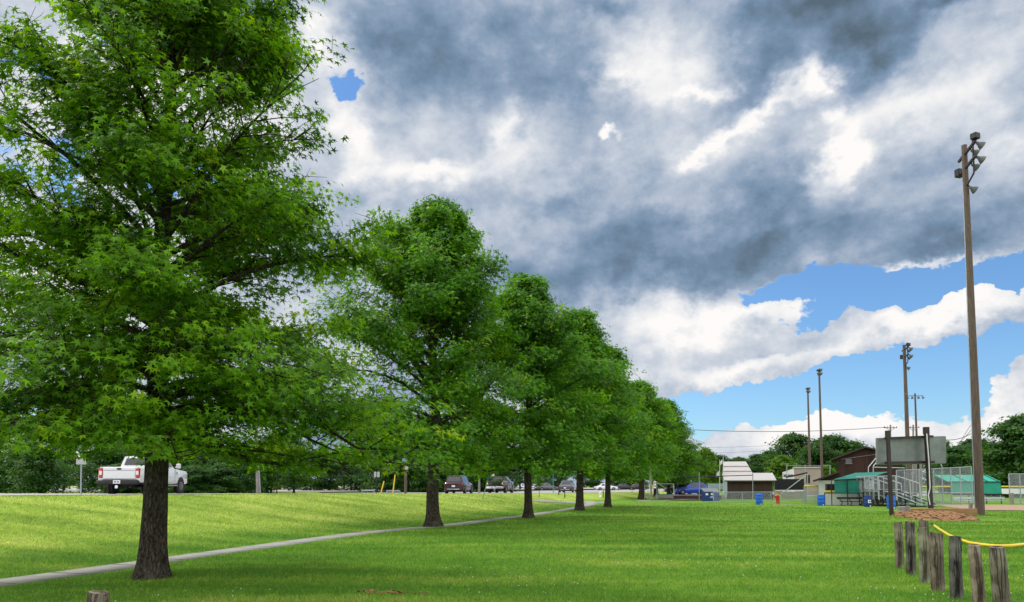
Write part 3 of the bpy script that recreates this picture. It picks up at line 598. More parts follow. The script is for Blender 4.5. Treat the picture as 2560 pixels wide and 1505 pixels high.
LT = [(-70, 1040, 88, 1, 'tree at the left edge, mostly cut off by the picture, beyond the road'), (60, 1105, 84, 0, 'broad dark tree above the two dark parked cars at far left'), (100, 1120, 70, 1, 'dense tree between the dark parked cars and the crossing sign'),
      (205, 1125, 95, 3, 'loose crowned tree directly behind the crossing sign'), (265, 1115, 80, 1, 'dark tree behind the tailgate of the white pickup'), (350, 1105, 90, 0, 'tree right behind the nearest large trunk'), (430, 1112, 76, 1, 'tree behind the cab of the white pickup'),
      (520, 1120, 82, 0, 'dark tree just right of the white pickup'), (590, 1110, 74, 1, 'dense tree left of the grey utility pole'), (655, 1105, 92, 0, 'tree right behind the grey utility pole'), (735, 1115, 86, 3, 'tree behind the sapling, seen under the hanging leaves'),
      (800, 1125, 120, 1, 'small distant tree standing in the pale lot'), (900, 1110, 118, 0, 'tree left of the paired back-turned signs'), (975, 1100, 104, 1, 'dark tree behind the yellow slanted poles'), (1045, 1110, 98, 0, 'tree behind the second tree trunk'),
      (1110, 1132, 112, 2, 'cone shaped evergreen left of the dark red car'), (1165, 1120, 118, 2, 'cone shaped evergreen directly above the dark red car'), (1235, 1110, 120, 1, 'dense tree above the black pickup'), (1140, 1085, 150, 1, 'broad tree far behind the cone shaped evergreens'), (1200, 1095, 165, 0, 'tall tree far behind the pale pole and black pickup'), (1345, 1150, 235, 1, 'distant tree between third and fourth row trunks'), (1400, 1160, 240, 0, 'distant tree just left of the fourth row trunk'), (1480, 1155, 240, 1, 'distant tree between fourth and fifth row trunks'), (1545, 1160, 245, 0, 'distant tree just right of the fifth row trunk'), (1590, 1150, 250, 1, 'distant tree seen left of the sixth row trunk'), (1660, 1160, 230, 1, 'distant tree behind the swing frame'), (1020, 1080, 150, 1, 'tall tree far behind, seen through the gap left of the second trunk'),
      (1300, 1120, 160, 3, 'tree behind the slim trunk of the third row tree'), (480, 1090, 130, 1, 'taller tree rising behind the belt right of the pickup'), (160, 1100, 120, 3, 'taller tree rising behind the belt left of the crossing sign'), (700, 1085, 140, 1, 'taller tree rising behind the belt above the sapling'), (860, 1120, 150, 3, 'thin tree far behind the lot left of the paired signs')]
for i, (px, ty, Y, k, lb) in enumerate(LT): bgt(px, ty, Y, k, lb, i*1.7, 1.15, group=L_)
hr = tree_meshes(110, 10, .3, [(.0, 3.4), (2, 4.1), (5, 4.4), (8, 3.6), (10, .9)], .2, 40, 8, 3, 14, .36, 'quad', cr=.8, e0=-5, e1=60, gap=-2, leafm='leafC', sides=6)
for i, (px, ty, Y, lb) in enumerate([(20, 1150, 100, 'low leafy shrub mass at the far left edge behind the lot'), (300, 1160, 72, 'large round shrub behind the white pickup bumper'), (480, 1165, 68, 'large round shrub beyond the pickup front wheel'), (560, 1160, 70, 'large round shrub left of the utility pole base'),
      (1000, 1165, 100, 'round shrub behind the wooden pole with a box'), (1085, 1165, 96, 'round shrub between second trunk and dark red car'), (1200, 1165, 104, 'round shrub behind the pale pole right of the dark red car'), (400, 1170, 74, 'low shrub behind the pickup cab')]):
    b = W(px, HOR, Y); z0 = tz(b[0], b[1]); s = (W(px, ty, Y)[2]-z0)/10
    plant_tree('shrub', lb, hr, (b[0], b[1], z0-.1), i*1.3, (s*1.5, s*1.5, s), 'big shrubs beyond the road', 'shrub')
RT = [(1735, 1130, 150, 0, 'dark tree behind the bright green one at left of the ballpark'), (1800, 1140, 175, 1, 'dark tree behind the flagpoles'), (1850, 1145, 180, 3, 'loose tree above the pale stepped roof'), (1895, 1138, 170, 3, 'loose crowned tree right of the pale stepped roof'), (1930, 1130, 185, 0, 'tree behind the gap left of the tan building'),
      (1990, 1088, 150, 3, 'tall airy tree behind the tan building'), (2045, 1110, 140, 0, 'dark tree between the two thin light poles'), (2085, 1092, 150, 1, 'tall dark tree left of the brown barn'), (2130, 1108, 160, 0, 'dark tree behind the barn roof'), (2235, 1125, 170, 1, 'tree behind the grey sign board'),
      (2350, 1105, 150, 3, 'tree just right of the grey sign board'), (2395, 1120, 140, 0, 'green tree left of the tall wooden pole'), (2440, 1100, 160, 1, 'dark tree behind the tall wooden pole'), (2490, 1118, 150, 0, 'tree right of the tall wooden pole'),
      (2570, 1045, 100, 1, 'big dark tree at the right edge of the picture'), (2520, 1110, 120, 0, 'dark tree just left of the big right edge tree'), (2640, 1060, 110, 0, 'tree cut off by the right edge'), (1955, 1140, 130, 4, 'lighter green tree left of the tan building'), (2068, 1165, 125, 4, 'low yellowish tree between tan building and barn')]
for i, (px, ty, Y, k, lb) in enumerate(RT): bgt(px, ty, Y, k, lb, i*2.1+.5, 1.25, group='trees behind the ballpark')
bgt(1768, 1122, 120, 4, 'bright yellow-green tree right of the row, behind the light pole', 1.0, .9)
yb = MB(); 
ym = tree_meshes(120, 10, .3, [(.0, 4), (3, 6), (7, 6), (10, 2)], .3, 20, 5, 3, 8, .6, 'quad', cr=1.2, e0=5, e1=60, gap=-2, leafm='leafY', sides=5)
b = G(1806, 1237); plant_tree('flower_bush', 'low yellow flowering bush beside the brown dugout', ym, (b[0], 100, .3), 0, (.10, .10, .10), cat='bush')

# ------------------------------------------------------------------ vehicles (local: +x forward, +y left)
def loft(b, st, smooth=True):
    """st: list of (x, [(y,z)...]) half sections from bottom to top centre, mirrored"""
    n = None; rings = []
    for x, half in st:
        ring = [(x, y, z) for y, z in half]+[(x, -y, z) for y, z in reversed(half) if abs(y) > 1e-6]
        rings.append(ring); n = len(ring)
    vs = [p for r in rings for p in r]
    fs = [(i*n+j, i*n+(j+1) % n, i*n+n+(j+1) % n, i*n+n+j) for i in range(len(rings)-1) for j in range(n)]
    b.add(vs, fs, smooth); b.add(vs, [tuple(range(n-1, -1, -1)), tuple(range((len(rings)-1)*n, len(rings)*n))]); return b
def wheel(par, x, y, r, w, rimmat='rim'):
    s = 1 if y > 0 else -1; b = MB()
    pr = [(.0, -w/2), (r*.62, -w/2), (r*.93, -w/2), (r, -w/2+.04), (r, w/2-.04), (r*.93, w/2), (r*.62, w/2), (.0, w/2)]; n = 22
    vs = [(x+rr*math.cos(2*math.pi*j/n), y+t, r+rr*math.sin(2*math.pi*j/n)) for rr, t in pr for j in range(n)]
    b.add(vs, [(i*n+j, i*n+n+j, i*n+n+(j+1) % n, i*n+(j+1) % n) for i in range(len(pr)-1) for j in range(n)])
    wo = b.build('wheel', 'rubber', par, world=False); c = MB(); yo = y+s*(w/2+.004)
    c.cyl((x, yo-s*.02, r), (x, yo, r), r*.62, r*.58, 20)
    for k in range(6):
        a = k*math.pi/3; c.bar((x, yo+s*.012, r), (x+r*.5*math.cos(a), yo+s*.012, r+r*.5*math.sin(a)), .03, .07)
    c.build('rim', rimmat, wo, world=False); return wo
def arch(par, pts, W_, wr):
    for x in pts:
        for s in (-1, 1): b = MB(); b.cyl((x, s*(W_/2-.10), wr+.02), (x, s*(W_/2+.006), wr+.02), wr*1.17, n=24); b.build('wheel_arch', 'plastic', par, world=False)
def car(name, label, cat, loc, heading, paint, L=4.6, Wd=1.83, H=1.65, kind='suv', box=False, lights=True, group=None):
    t = thing(name, label, cat, loc, R(90-heading), group); w = Wd/2; h = L/2
    P = {'suv': dict(belt=.62, hood=.60, rb=-.97, rt=-.80, ft=.08, fb=.36, gc=.22),
         'hatch': dict(belt=.60, hood=.55, rb=-.98, rt=-.72, ft=.10, fb=.46, gc=.18),
         'sedan': dict(belt=.62, hood=.60, rb=-.74, rt=-.42, ft=.12, fb=.42, gc=.17)}[kind]
    bz = P['belt']*H; hz = P['hood']*H; gc = P['gc']; tz_ = bz-.06 if kind == 'sedan' else bz
    def sec(zb, zt, ww): return [(ww*.80, zb), (ww*.97, zb+.10), (ww, (zb+zt)/2), (ww*.985, zt-.10), (ww*.90, zt-.01), (0, zt+.015)]
    b = MB(); loft(b, [(-h, sec(gc+.14, tz_*.86, w*.88)), (-h+.06, sec(gc+.06, tz_-.04, w*.95)), (-h+.30, sec(gc, tz_, w)), (-h*.5, sec(gc, bz, w)), (h*.2, sec(gc, bz, w)), (h*.40, sec(gc, bz-.02, w)), (h*.62, sec(gc, hz, w)), (h*.88, sec(gc+.02, hz-.09, w*.95)), (h*.98, sec(gc+.06, hz-.22, w*.86)), (h, sec(gc+.12, hz-.32, w*.78))])
    b.build('body', paint, t, world=False)
    def gsec(z, ww): return z, ww
    rb, rt, ft, fb = P['rb']*h, P['rt']*h, P['ft']*h, P['fb']*h; z0 = bz-.03; z1 = H-.05; w0 = w*.90; w1 = w*.70
    g = MB(); c = [(rb, w0*.93, z0), (rt, w1*.95, z1), (ft, w1, z1), (fb, w0*.95, z0)]
    xm = (rt+ft)/2; tops = [(rt, w1*.93, z1), (rt+.10, w1, z1+.03), (xm, w1*1.01, H), (ft-.15, w1, z1+.03), (ft, w1*.95, z1)]
    vs = []; 
    base = [(rb, w0*.93, z0), (rb*.6+rt*.4+.05, w0, z0), (xm, w0, z0), (ft, w0, z0), (fb, w0*.92, z0)]
    for (x, y, z) in base: vs += [(x, y, z), (x, -y, z)]
    for (x, y, z) in tops: vs += [(x, y, z-.02), (x, -y, z-.02)]
    for (x, y, z) in tops: vs += [(x, y*.82, z+.012), (x, -y*.82, z+.012)]
    fs = []
    for i in range(4):
        a = 2*i; fs += [(a, a+2, 10+a+2, 10+a), (a+3, a+1, 10+a+1, 10+a+3), (10+a, 10+a+2, 20+a+2, 20+a), (10+a+3, 10+a+1, 20+a+1, 20+a+3), (20+a, 20+a+2, 20+a+3, 20+a+1)]
    fs += [(1, 0, 10, 11), (11, 10, 20, 21), (8, 9, 19, 18), (18, 19, 29, 28)]
    g.add(vs, fs, False); g.build('roof', paint, t, world=False)
    # glazing 6 mm proud, pillars left between panes
    def lerp(a, b_, t_): return tuple(a[k]+(b_[k]-a[k])*t_ for k in range(3))
    def pane(nm, q, m_='glassd', d=.008):
        v = [Vector(p) for p in q]; nrm = (v[1]-v[0]).cross(v[3]-v[0]).normalized(); cen = sum(v, Vector())/4
        if nrm.dot(cen-Vector((xm, 0, (z0+z1)/2-.2))) < 0: nrm = -nrm
        bb = MB(); bb.slab([tuple(p+nrm*d) for p in v], .02 if (v[1]-v[0]).cross(v[3]-v[0]).dot(nrm) > 0 else -.02); return bb.build(nm, m_, t, world=False)
    def inset(q, u0, u1, v0, v1):
        A = lambda u, v: lerp(lerp(q[0], q[1], u), lerp(q[3], q[2], u), v); return [A(u0, v0), A(u1, v0), A(u1, v1), A(u0, v1)]
    rq = [(rb, w0*.93, z0), (rb, -w0*.93, z0), (rt, -w1*.93, z1-.02), (rt, w1*.93, z1-.02)]; pane('rear_window', inset(rq, .09, .91, .22, .90))
    fq = [(fb, w0*.92, z0), (fb, -w0*.92, z0), (ft, -w1*.95, z1-.02), (ft, w1*.95, z1-.02)]; pane('windscreen', inset(fq, .06, .94, .10, .92))
    for s in (1, -1):
        xa, xb, xc, xd = rb*.6+rt*.4+.05, xm, ft, fb
        pane('side_window', inset([(xb+.04, s*w0, z0), (ft+.1, s*w0, z0), (ft-.10, s*w1, z1), (xb+.04, s*w1, z1)], .02, .96, .16, .88))
        pane('side_window', inset([(xa, s*w0, z0), (xb-.04, s*w0, z0), (xb-.04, s*w1, z1), (rt+.1, s*w1, z1)], .12, .98, .16, .88))
        lb = MB(); lb.box((-h+.10, s*w*.80, tz_*.83), (.16, w*.30, .17), 0, .03); lb.build('tail_light', 'taillight', t, world=False)
        lb = MB(); lb.box((h*.93, s*w*.66, hz-.20), (.16, w*.36, .13), 0, .03); lb.build('headlight', 'lens', t, world=False)
        mb = MB(); mb.box((fb-.15, s*(w+.10), z0+.08), (.12, .20, .14), 0, .03); mb.build('wing_mirror', paint, t, world=False)
    bp = MB(); bp.box((-h+.03, 0, gc+.20), (.20, Wd*.88, .22), 0, .05); bp.build('rear_bumper', 'plastic', t, world=False)
    ch = MB(); ch.box((-h-.075, 0, gc+.20), (.02, Wd*.62, .06)); ch.build('bumper_trim', 'chrome', t, world=False)
    pl = MB(); pl.box((-h-.01, 0, tz_*.66), (.04, .32, .16)); pl.build('licence_plate', 'white', t, world=False)
    r_ = .205*H if kind != 'suv' else .215*H
    arch(t, (-h*.60, h*.60), Wd, r_)
    for x in (-h*.60, h*.60):
        for s in (-1, 1): wheel(t, x, s*(w-.09), r_, .22)
    if box:
        rb_ = MB(); rb_.box((xm, 0, H+.20), (1.9, .9, .34), 0, .12); rb_.build('roof_box', 'white', t, world=False)
    return t
def pickup(name, label, loc, heading, paint, L=6.2, Wd=2.03, H=1.98, bump='plastic'):
    t = thing(name, label, 'pickup truck', loc, R(90-heading)); w = Wd/2; h = L/2; bz = 1.36; gc = .50
    def sec(zb, zt, ww): return [(ww*.9, zb), (ww, zb+.06), (ww, (zb+zt)/2), (ww*.985, zt-.10), (ww*.93, zt-.01), (0, zt+.01)]
    xb = -h+2.05                                            # front wall of the bed
    b = MB(); loft(b, [(xb, sec(gc, bz, w)), (h*.25, sec(gc, bz, w)), (h*.45, sec(gc, bz-.02, w)), (h*.60, sec(gc, bz-.05, w*.99)), (h*.93, sec(gc+.02, bz-.12, w*.97)), (h*.99, sec(gc+.10, bz-.26, w*.90)), (h, sec(gc+.16, bz-.36, w*.84))])
    b.build('body', paint, t, world=False)
    bed = MB(); bb = bz-.0
    for s in (1, -1):
        ring = []
        for x in (-h+.06, -h+.30, xb-.02):
            ring.append([(x, s*(w-.16), gc+.06), (x, s*(w-.01), gc+.10), (x, s*w, .95), (x, s*(w-.02), bb-.08), (x, s*(w-.10), bb), (x, s*(w-.18), bb-.02)])
        vs = [p for r_ in ring for p in r_]; fs = [(i*6+j, i*6+(j+1) % 6, i*6+6+(j+1) % 6, i*6+6+j) for i in range(2) for j in range(6)]+[tuple(range(6)), tuple(range(17, 11, -1))]
        bed.add(vs, fs, False)
    bed.box((-h+1.05, 0, .78), (2.0, Wd-.36, .08)); bed.build('cargo_bed', paint, t, world=False)
    tg = MB(); tg.box((-h+.06, 0, 1.055), (.10, 1.58, .60), 0, .03); tgo = tg.build('tailgate', paint, t, world=False)
    e = MB(); vs = [(-h-.002, .12*math.cos(a), 1.26+.045*math.sin(a)) for a in np.linspace(0, 2*np.pi, 16, endpoint=False)]; e.slab(vs, .012); e.build('emblem', 'dark', tgo, world=False)
    e = MB(); e.box((-h+.005, 0, 1.19), (.012, 1.50, .014)); e.build('crease', 'plastic', tgo, world=False)
    for s in (1, -1):
        l = MB(); l.box((-h+.07, s*(w-.115), 1.06), (.13, .20, .50), 0, .04); lo = l.build('tail_light', 'taillight', t, world=False)
        l = MB(); l.box((-h-.002, s*(w-.135), 1.06), (.03, .13, .20), 0, .02); l.build('reverse_lens', 'white', lo, world=False)
        l = MB(); l.box((h*.95, s*(w-.22), 1.02), (.20, .30, .30), 0, .05); l.build('headlight', 'lens', t, world=False)
        l = MB(); l.box((h*.36, s*(w+.17), bz+.14), (.12, .24, .28), 0, .04); l.box((h*.36, s*(w+.04), bz+.08), (.05, .12, .05)); l.build('wing_mirror', paint, t, world=False)
        l = MB(); l.box((-.08, s*(w+.003), bz-.18), (.16, .03, .05)); l.build('door_handle', 'plastic', t, world=False)
        l = MB(); l.bar((xb-.2, s*(w-.05), .44), (h*.48, s*(w-.05), .44), .12, .06); l.build('running_board', 'chrome', t, world=False)
        for x in (xb+.04, xb+1.02, h*.36): l = MB(); l.box((x, s*(w+.0005), .95), (.012, .012, .66)); l.build('door_seam', 'plastic', t, world=False)
        l = MB(); l.box((h*.44, s*(w+.003), 1.10), (.05, .02, .20), 0, .008); l.build('fender_vent', 'plastic', t, world=False)
    bp = MB(); bp.box((-h-.06, 0, .60), (.26, Wd-.02, .24), 0, .06); bpo = bp.build('rear_bumper', bump, t, world=False)
    lp = MB(); lp.box((-h-.20, 0, .62), (.02, .34, .17)); lpo = lp.build('licence_plate', 'white', bpo, world=False)
    lp = MB(); lp.box((-h-.213, .07, .62), (.006, .09, .06)); lp.build('plate_mark', 'bpaint', lpo, world=False)
    lp = MB(); lp.box((-h-.213, -.07, .62), (.006, .09, .06)); lp.build('plate_mark', 'bpaint', lpo, world=False)
    hi = MB(); hi.bar((-h+.3, 0, .42), (-h-.22, 0, .42), .07, .07); hi.box((-h-.20, 0, .37), (.06, .14, .16), 0, .02); hi.build('tow_hitch', 'chrome', t, world=False)
    un = MB(); un.cyl((-h*.56, -w+.2, .42), (-h*.56, w-.2, .42), .07); un.box((0, 0, .44), (L*.8, .9, .12)); un.box((-h*.56, .1, .42), (.3, .34, .28), 0, .08); un.cyl((-h+.1, -.5, .36), (-h+.9, -.5, .36), .05); un.build('underbody', 'dark', t, world=False)
    # cab
    xr, xf = xb+.03, h*.42; z0 = bz-.02; w0 = w*.93; w1 = w*.76
    g = MB(); base = [(xr, w0, z0), (xf, w0*.95, z0)]; top = [(xr+.12, w1, H-.04), (xf-.75, w1, H-.04)]
    vs = [(xr, w0, z0), (xr, -w0, z0), (xf, w0*.95, z0), (xf, -w0*.95, z0), (xr+.12, w1, H-.05), (xr+.12, -w1, H-.05), (xf-.78, w1, H-.05), (xf-.78, -w1, H-.05), (xr+.2, w1*.8, H), (xr+.2, -w1*.8, H), (xf-.9, w1*.8, H), (xf-.9, -w1*.8, H)]
    g.add(vs, [(1, 0, 4, 5), (0, 2, 6, 4), (3, 1, 5, 7), (2, 3, 7, 6), (5, 4, 8, 9), (4, 6, 10, 8), (7, 5, 9, 11), (6, 7, 11, 10), (8, 10, 11, 9)]); g.build('cab', paint, t, world=False)
    def pn(nm, q, off):
        bb_ = MB(); bb_.slab([(x+off[0], y+off[1], z+off[2]) for x, y, z in q], .004); bb_.build(nm, 'glassd', t, world=False)
    pn('rear_window', [(xr+.02, -w0*.78, z0+.16), (xr+.02, w0*.78, z0+.16), (xr+.10, w1*.85, H-.13), (xr+.10, -w1*.85, H-.13)], (-.012, 0, 0))
    pn('windscreen', [(xf-.08, w0*.82, z0+.08), (xf-.08, -w0*.82, z0+.08), (xf-.70, -w1*.9, H-.10), (xf-.70, w1*.9, H-.10)], (.02, 0, .015))
    for s in (1, -1):
        for a, c in ((xr+.22, xr+1.0), (xr+1.1, xf-.30)):
            a2, c2 = a+.02, min(c, xf-.82)
            pn('side_window', [(a, s*w0*.99, z0+.10), (c, s*w0*.97, z0+.10), (c2, s*(w1+.03), H-.12), (a2, s*(w1+.03), H-.12)], (0, s*.012, 0))
    arch(t, (-h*.56, h*.62), Wd, .41)
    for x in (-h*.56, h*.62):
        for s in (-1, 1): wheel(t, x, s*(w-.12), .41, .28)
    return t
def vpos(px, py, Y):
    p = W(px, py, Y); return (p[0], p[1], p[2])
def onroad(px, Y, dz=.012):
    x = W(px, HOR, Y)[0]; return (x, Y, max(tz(x, Y), 0)+dz)
pickup('pickup_truck', 'white pickup truck on the road, tailgate toward the camera, cab hidden by leaves', onroad(367, 39.5), -2.5, 'wpaint')
car('car', 'dark red crossover with lit rear lights driving away up the road', 'car', onroad(1148, 72), 9, 'maroon', 4.8, 1.92, 1.72, 'suv')
pickup('pickup_truck', 'black pickup truck following on the road, half hidden under leaves', onroad(1252, 84), 12, 'kpaint', bump='chrome', L=5.8, Wd=1.98, H=1.85)
car('car', 'dark car with brake light on, right behind the flared fourth trunk', 'car', onroad(1420, 98), 14, 'gpaint', 4.7, 1.9, 1.55, 'sedan')
car('car', 'white sedan side-on behind the fifth trunk', 'car', onroad(1515, 158), 84, 'wpaint', 4.9, 1.85, 1.46, 'sedan')
car('car', 'dark sedan parked behind the white sedan', 'car', onroad(1562, 172), 92, 'kpaint', 4.7, 1.85, 1.45, 'sedan')
car('car', 'blue-grey car in the lot left of the flared fourth trunk', 'car', onroad(1366, 150), 70, 'gpaint', 4.6, 1.85, 1.5, 'hatch')
for i, (px, Y, pt, lb) in enumerate([(1290, 205, 'spaint', 'silver car in the far lot just right of the black pickup'), (1312, 212, 'wpaint', 'white car in the far lot left of the third trunk'), (1340, 208, 'spaint', 'silver car in the far lot right of the third trunk'), (1597, 175, 'kpaint', 'dark parked car seen left of the sixth trunk'),
        (45, 150, 'kpaint', 'black car parked at the far left end of the lot'), (72, 152, 'gpaint', 'dark grey car parked second from the left in the lot'), (100, 158, 'wpaint', 'white car parked third from the left in the lot'), (122, 160, 'spaint', 'silver car parked under the left trees')]):
    car('car', lb, 'car', onroad(px, Y), 75+i*5, pt, 4.6, 1.83, 1.5, 'sedan' if i % 2 else 'hatch', group='cars parked in the far lot')
for i, (px, lb) in enumerate([(240, 'white car roof peeking over the bank left of the pickup wheel'), (272, 'white car with orange light peeking beside the pickup wheel')]):
    car('car', lb, 'car', onroad(px, 170), 80, 'wpaint', 4.4, 1.8, 1.45, 'hatch')
bx, by, _ = W(1728, 1240, 98)
car('car', 'bright blue hatchback parked beyond the playground, nose to the left', 'car', (bx, by, .42), -90, 'bpaint', 4.3, 1.78, 1.55, 'hatch')
car('car', 'dark blue car with white roof box parked behind the bright blue hatchback', 'car', (W(1700, 1240, 106)[0], 106, .42), -80, 'gpaint', 4.4, 1.8, 1.5, 'suv', box=True)
# low terrace the two cars stand on
b = MB(); q = [W(1640, 1240, 95), W(1812, 1240, 95)]; b.box(((q[0][0]+q[1][0])/2, 103.0, .2), (q[1][0]-q[0][0], 16, .40)); tag(b.build('parking_terrace', 'lot'), kind='structure')

# ------------------------------------------------------------------ poles
def floodhead(par, c, d, r=.22):
    """bell shaped floodlight; c = lamp centre, d = aiming direction"""
    d = Vector(d).normalized(); c = Vector(c); u = d.orthogonal().normalized(); v = d.cross(u); n = 14
    pr = [(.10*r, -1.5), (.35*r, -1.45), (.42*r, -.9), (.75*r, -.45), (1.0*r, .15), (1.03*r, .28), (.95*r, .24)]
    vs = [tuple(c+d*(t*r)+(u*math.cos(2*math.pi*j/n)+v*math.sin(2*math.pi*j/n))*q) for q, t in pr for j in range(n)]
    b = MB(); b.add(vs, [(i*n+j, i*n+n+j, i*n+n+(j+1) % n, i*n+(j+1) % n) for i in range(len(pr)-1) for j in range(n)], True); b.add(vs[:n], [tuple(range(n))])
    o = b.build('floodlight', 'lamphousing', par); g = MB(); gv = [tuple(c+d*(.20*r)+(u*math.cos(2*math.pi*j/n)+v*math.sin(2*math.pi*j/n))*r*.94) for j in range(n)]; g.slab(gv, .01)
    off = Vector(par.location); me = g.build('lens', 'lens'); me.data.transform(Matrix.Translation(-off)); me.parent = o; return o
def light_pole(label, base, h, r0, r1, arms=True, big=True):
    x, y, z = base; t = thing('light_pole', label, 'light pole', base, 0, 'ball field light poles')
    b = MB(); b.tube([(x, y, z-.1), (x, y, z+h*.5), (x, y, z+h)], [r0, (r0+r1)/2, r1], 14); b.build('pole', 'polewood', t)
    s = 1.0
    if arms:
        dx, dy = -.25, -.97                                     # the two lamp arms run toward the camera side, lamps hang on their field side
        def on(tt, zz, off=0.0): return (x+dx*tt-dy*off, y+dy*tt+dx*off, z+h+zz)
        for zz in (-.55, -1.38):
            fr = MB(); fr.bar(on(-1.0, zz), on(1.75, zz), .13, .13); fr.build('arm', 'brownpaint', t)
        fr = MB(); fr.bar(on(1.35, .05), on(1.35, -2.2), .07, .07); fr.bar(on(1.35, -2.2), on(.0, -2.5), .07, .07); fr.build('strut', 'brownpaint', t)
        E = MB(); E.box(on(-1.0, -1.25), (.42, .34, .48), .25, .03); E.build('ballast_box', 'dark', t)
        E = MB(); E.box(on(1.75, -.28), (.40, .36, .34), .4, .03); E.build('ballast_box', 'dark', t)
        aim = (.85, -.05, -.50)
        for tt, zz in ((1.65, -.80), (.80, -.85), (1.65, -1.62), (.80, -1.68), (.30, -2.8)):
            floodhead(t, on(tt, zz, .34), aim, .22)
            fr = MB(); fr.bar(on(tt, zz+.35), on(tt, zz+.02, .2), .05, .05); fr.build('lamp_mount', 'dark', t)
        c = MB(); c.tube([(x-r0*1.05, y, z), (x-(r0+r1)/2*1.08, y, z+h*.5), (x-r1*1.15, y, z+h-2.2)], .03, 6); c.build('conduit', 'galv', t)
    else:
        fr = MB(); fr.box((x, y, z+h-.1), (.5, .9, .12)); fr.build('bracket', 'dark', t)
        for dy in (-.35, .35):
            for dz in (0, -.55): floodhead(t, (x+.12, y+dy, z+h-.1+dz), (.8, .2, -.4), .26)
    return t
p = G(2450, 1288); light_pole('tall brown wooden floodlight pole beside the clay pit, nearest and tallest', (p[0], p[1], 0), 21.35, .25, .145)
p = W(2273, 1212, 85); light_pole('wooden floodlight pole rising behind the grey sign board', (p[0], 85, 0), 17.9, .26, .17)
p = W(2056, 1212, 108); light_pole('thin pale floodlight pole just left of the brown barn', (p[0], 108, 0), 18.6, .20, .13, arms=False)
p = W(2026, 1212, 132); light_pole('farther thin floodlight pole, left of its taller twin', (p[0], 132, 0), 19.0, .24, .14, arms=False)
p = W(2296, 1212, 150); x, y = p[0], 150
t = thing('light_pole', 'distant T-shaped light pole with four lamps on a crossbar', 'light pole', (x, y, 0), 0, 'ball field light poles')
b = MB(); b.cyl((x, y, 0), (x, y, 20.3), .26, .16, 10); b.build('pole', 'polewood', t)
b = MB(); b.bar((x-1.7, y, 19.8), (x+1.7, y, 19.8), .1, .1); b.build('crossbar', 'dark', t)
for k in (-1.6, -.65, .65, 1.6): floodhead(t, (x+k, y-.1, 19.35), (k*.2, -.4, -.7), .26)
def cyl_pole(name, label, cat, px, y0, y1, Y, r, m_='polewood', zb=None, lean=None, extra=None, group=None):
    a = W(px, y1, Y); zb = tz(a[0], a[1]) if zb is None else zb; top = W(px if lean is None else lean, y0, Y)
    t = thing(name, label, cat, (a[0], a[1], zb), 0, group); b = MB(); b.cyl((a[0], a[1], zb-.05), top, r, r*.8, 10); b.build('post', m_, t)
    if extra: extra(t, a, top)
    return t
def ucross(t, a, top):
    b = MB(); b.bar((top[0]-1.0, top[1], top[2]-.45), (top[0]+1.0, top[1], top[2]-.45), .1, .12); b.bar((top[0]-.6, top[1], top[2]-.5), (top[0], top[1], top[2]-1.0), .05, .05); b.bar((top[0]+.6, top[1], top[2]-.5), (top[0], top[1], top[2]-1.0), .05, .05); b.build('crossarm', 'graywood', t)
    b = MB()
    for k in (-.9, -.45, .45, .9): b.cyl((top[0]+k, top[1], top[2]-.4), (top[0]+k, top[1], top[2]-.2), .05, .03, 8)
    b.build('insulator', 'dark', t)
cyl_pole('utility_pole', 'utility pole with crossarm just left of the grey sign board', 'utility pole', 2226, 1062, 1245, 110, .14, 'graywood', extra=ucross, group='utility poles behind the barn')
cyl_pole('utility_pole', 'utility pole with crossarm seen above the middle of the grey sign board', 'utility pole', 2283, 1062, 1245, 120, .16, 'graywood', extra=ucross, group='utility poles behind the barn')
def wire(label, pts, r=.02):
    b = MB(); P = [W(*p) for p in pts]; b.tube(P, r, 5); tag(b.build('overhead_wire', 'wire'), label, 'wire', 'overhead wires')
def sag(p0, p1, s, n=10): return [(p0[0]+(p1[0]-p0[0])*i/n, p0[1]+(p1[1]-p0[1])*i/n+s*4*(i/n)*(1-i/n), p0[2]+(p1[2]-p0[2])*i/n) for i in range(n+1)]
wire('long thick wire sagging from the row of trees to the utility pole', sag((1600, 1066, 118), (2215, 1068, 109.8), 12), .04)
wire('thin wire low in the sky above the pale stepped roof', sag((1700, 1118, 150), (1968, 1111, 150), 3), .022)
wire('lower thin wire just above the treetops left of the tan building', sag((1790, 1132, 150), (1968, 1122, 150), 2), .022)
wire('cable looping from the sign board post to the tall wooden pole', sag((2317, 1084, 44), (2428, 1084, 41.5), 16), .018)
wire('guy wire slanting down left of the tall wooden pole', sag((2427, 1062, 60), (2396, 1112, 60), 0), .018)
wire('second guy wire crossing behind the tall wooden pole', sag((2428, 1075, 62), (2390, 1118, 62), 0), .018)

# ------------------------------------------------------------------ grey sign board on two posts
a = W(2228, 1288, 41.4); t = thing('scoreboard', 'grey board seen from behind on two tall dark posts', 'scoreboard', (a[0], a[1], 0))
Yb = 42.0; q = [W(2191, 1161, Yb), W(2361, 1158, Yb+.6), W(2360, 1091, Yb+.6), W(2190, 1096, Yb)]
b = MB(); b.slab(q, -.16); b.build('board', 'signback', t)
b = MB(); 
for e0_, e1_ in ((0, 1), (1, 2), (2, 3), (3, 0)): b.bar(tuple(np.array(q[e0_])-[0, .01, 0]), tuple(np.array(q[e1_])-[0, .01, 0]), .05, .05)
b.build('edge_trim', 'sign', t)
for px0, py0, px1, py1, Y, wd in ((2229, 1287, 2219, 1077, 41.4, .17), (2328, 1280, 2315, 1068, 41.8, .20)):
    g0 = W(px0, py0, Y); tp = W(px1, py1, Y); b = MB(); b.bar((g0[0], g0[1], -.1), tp, wd, wd); 
    b.box((tp[0], tp[1], tp[2]-.2), (wd*1.25, wd*1.25, .42)); b.build('post', 'brownpaint', t)
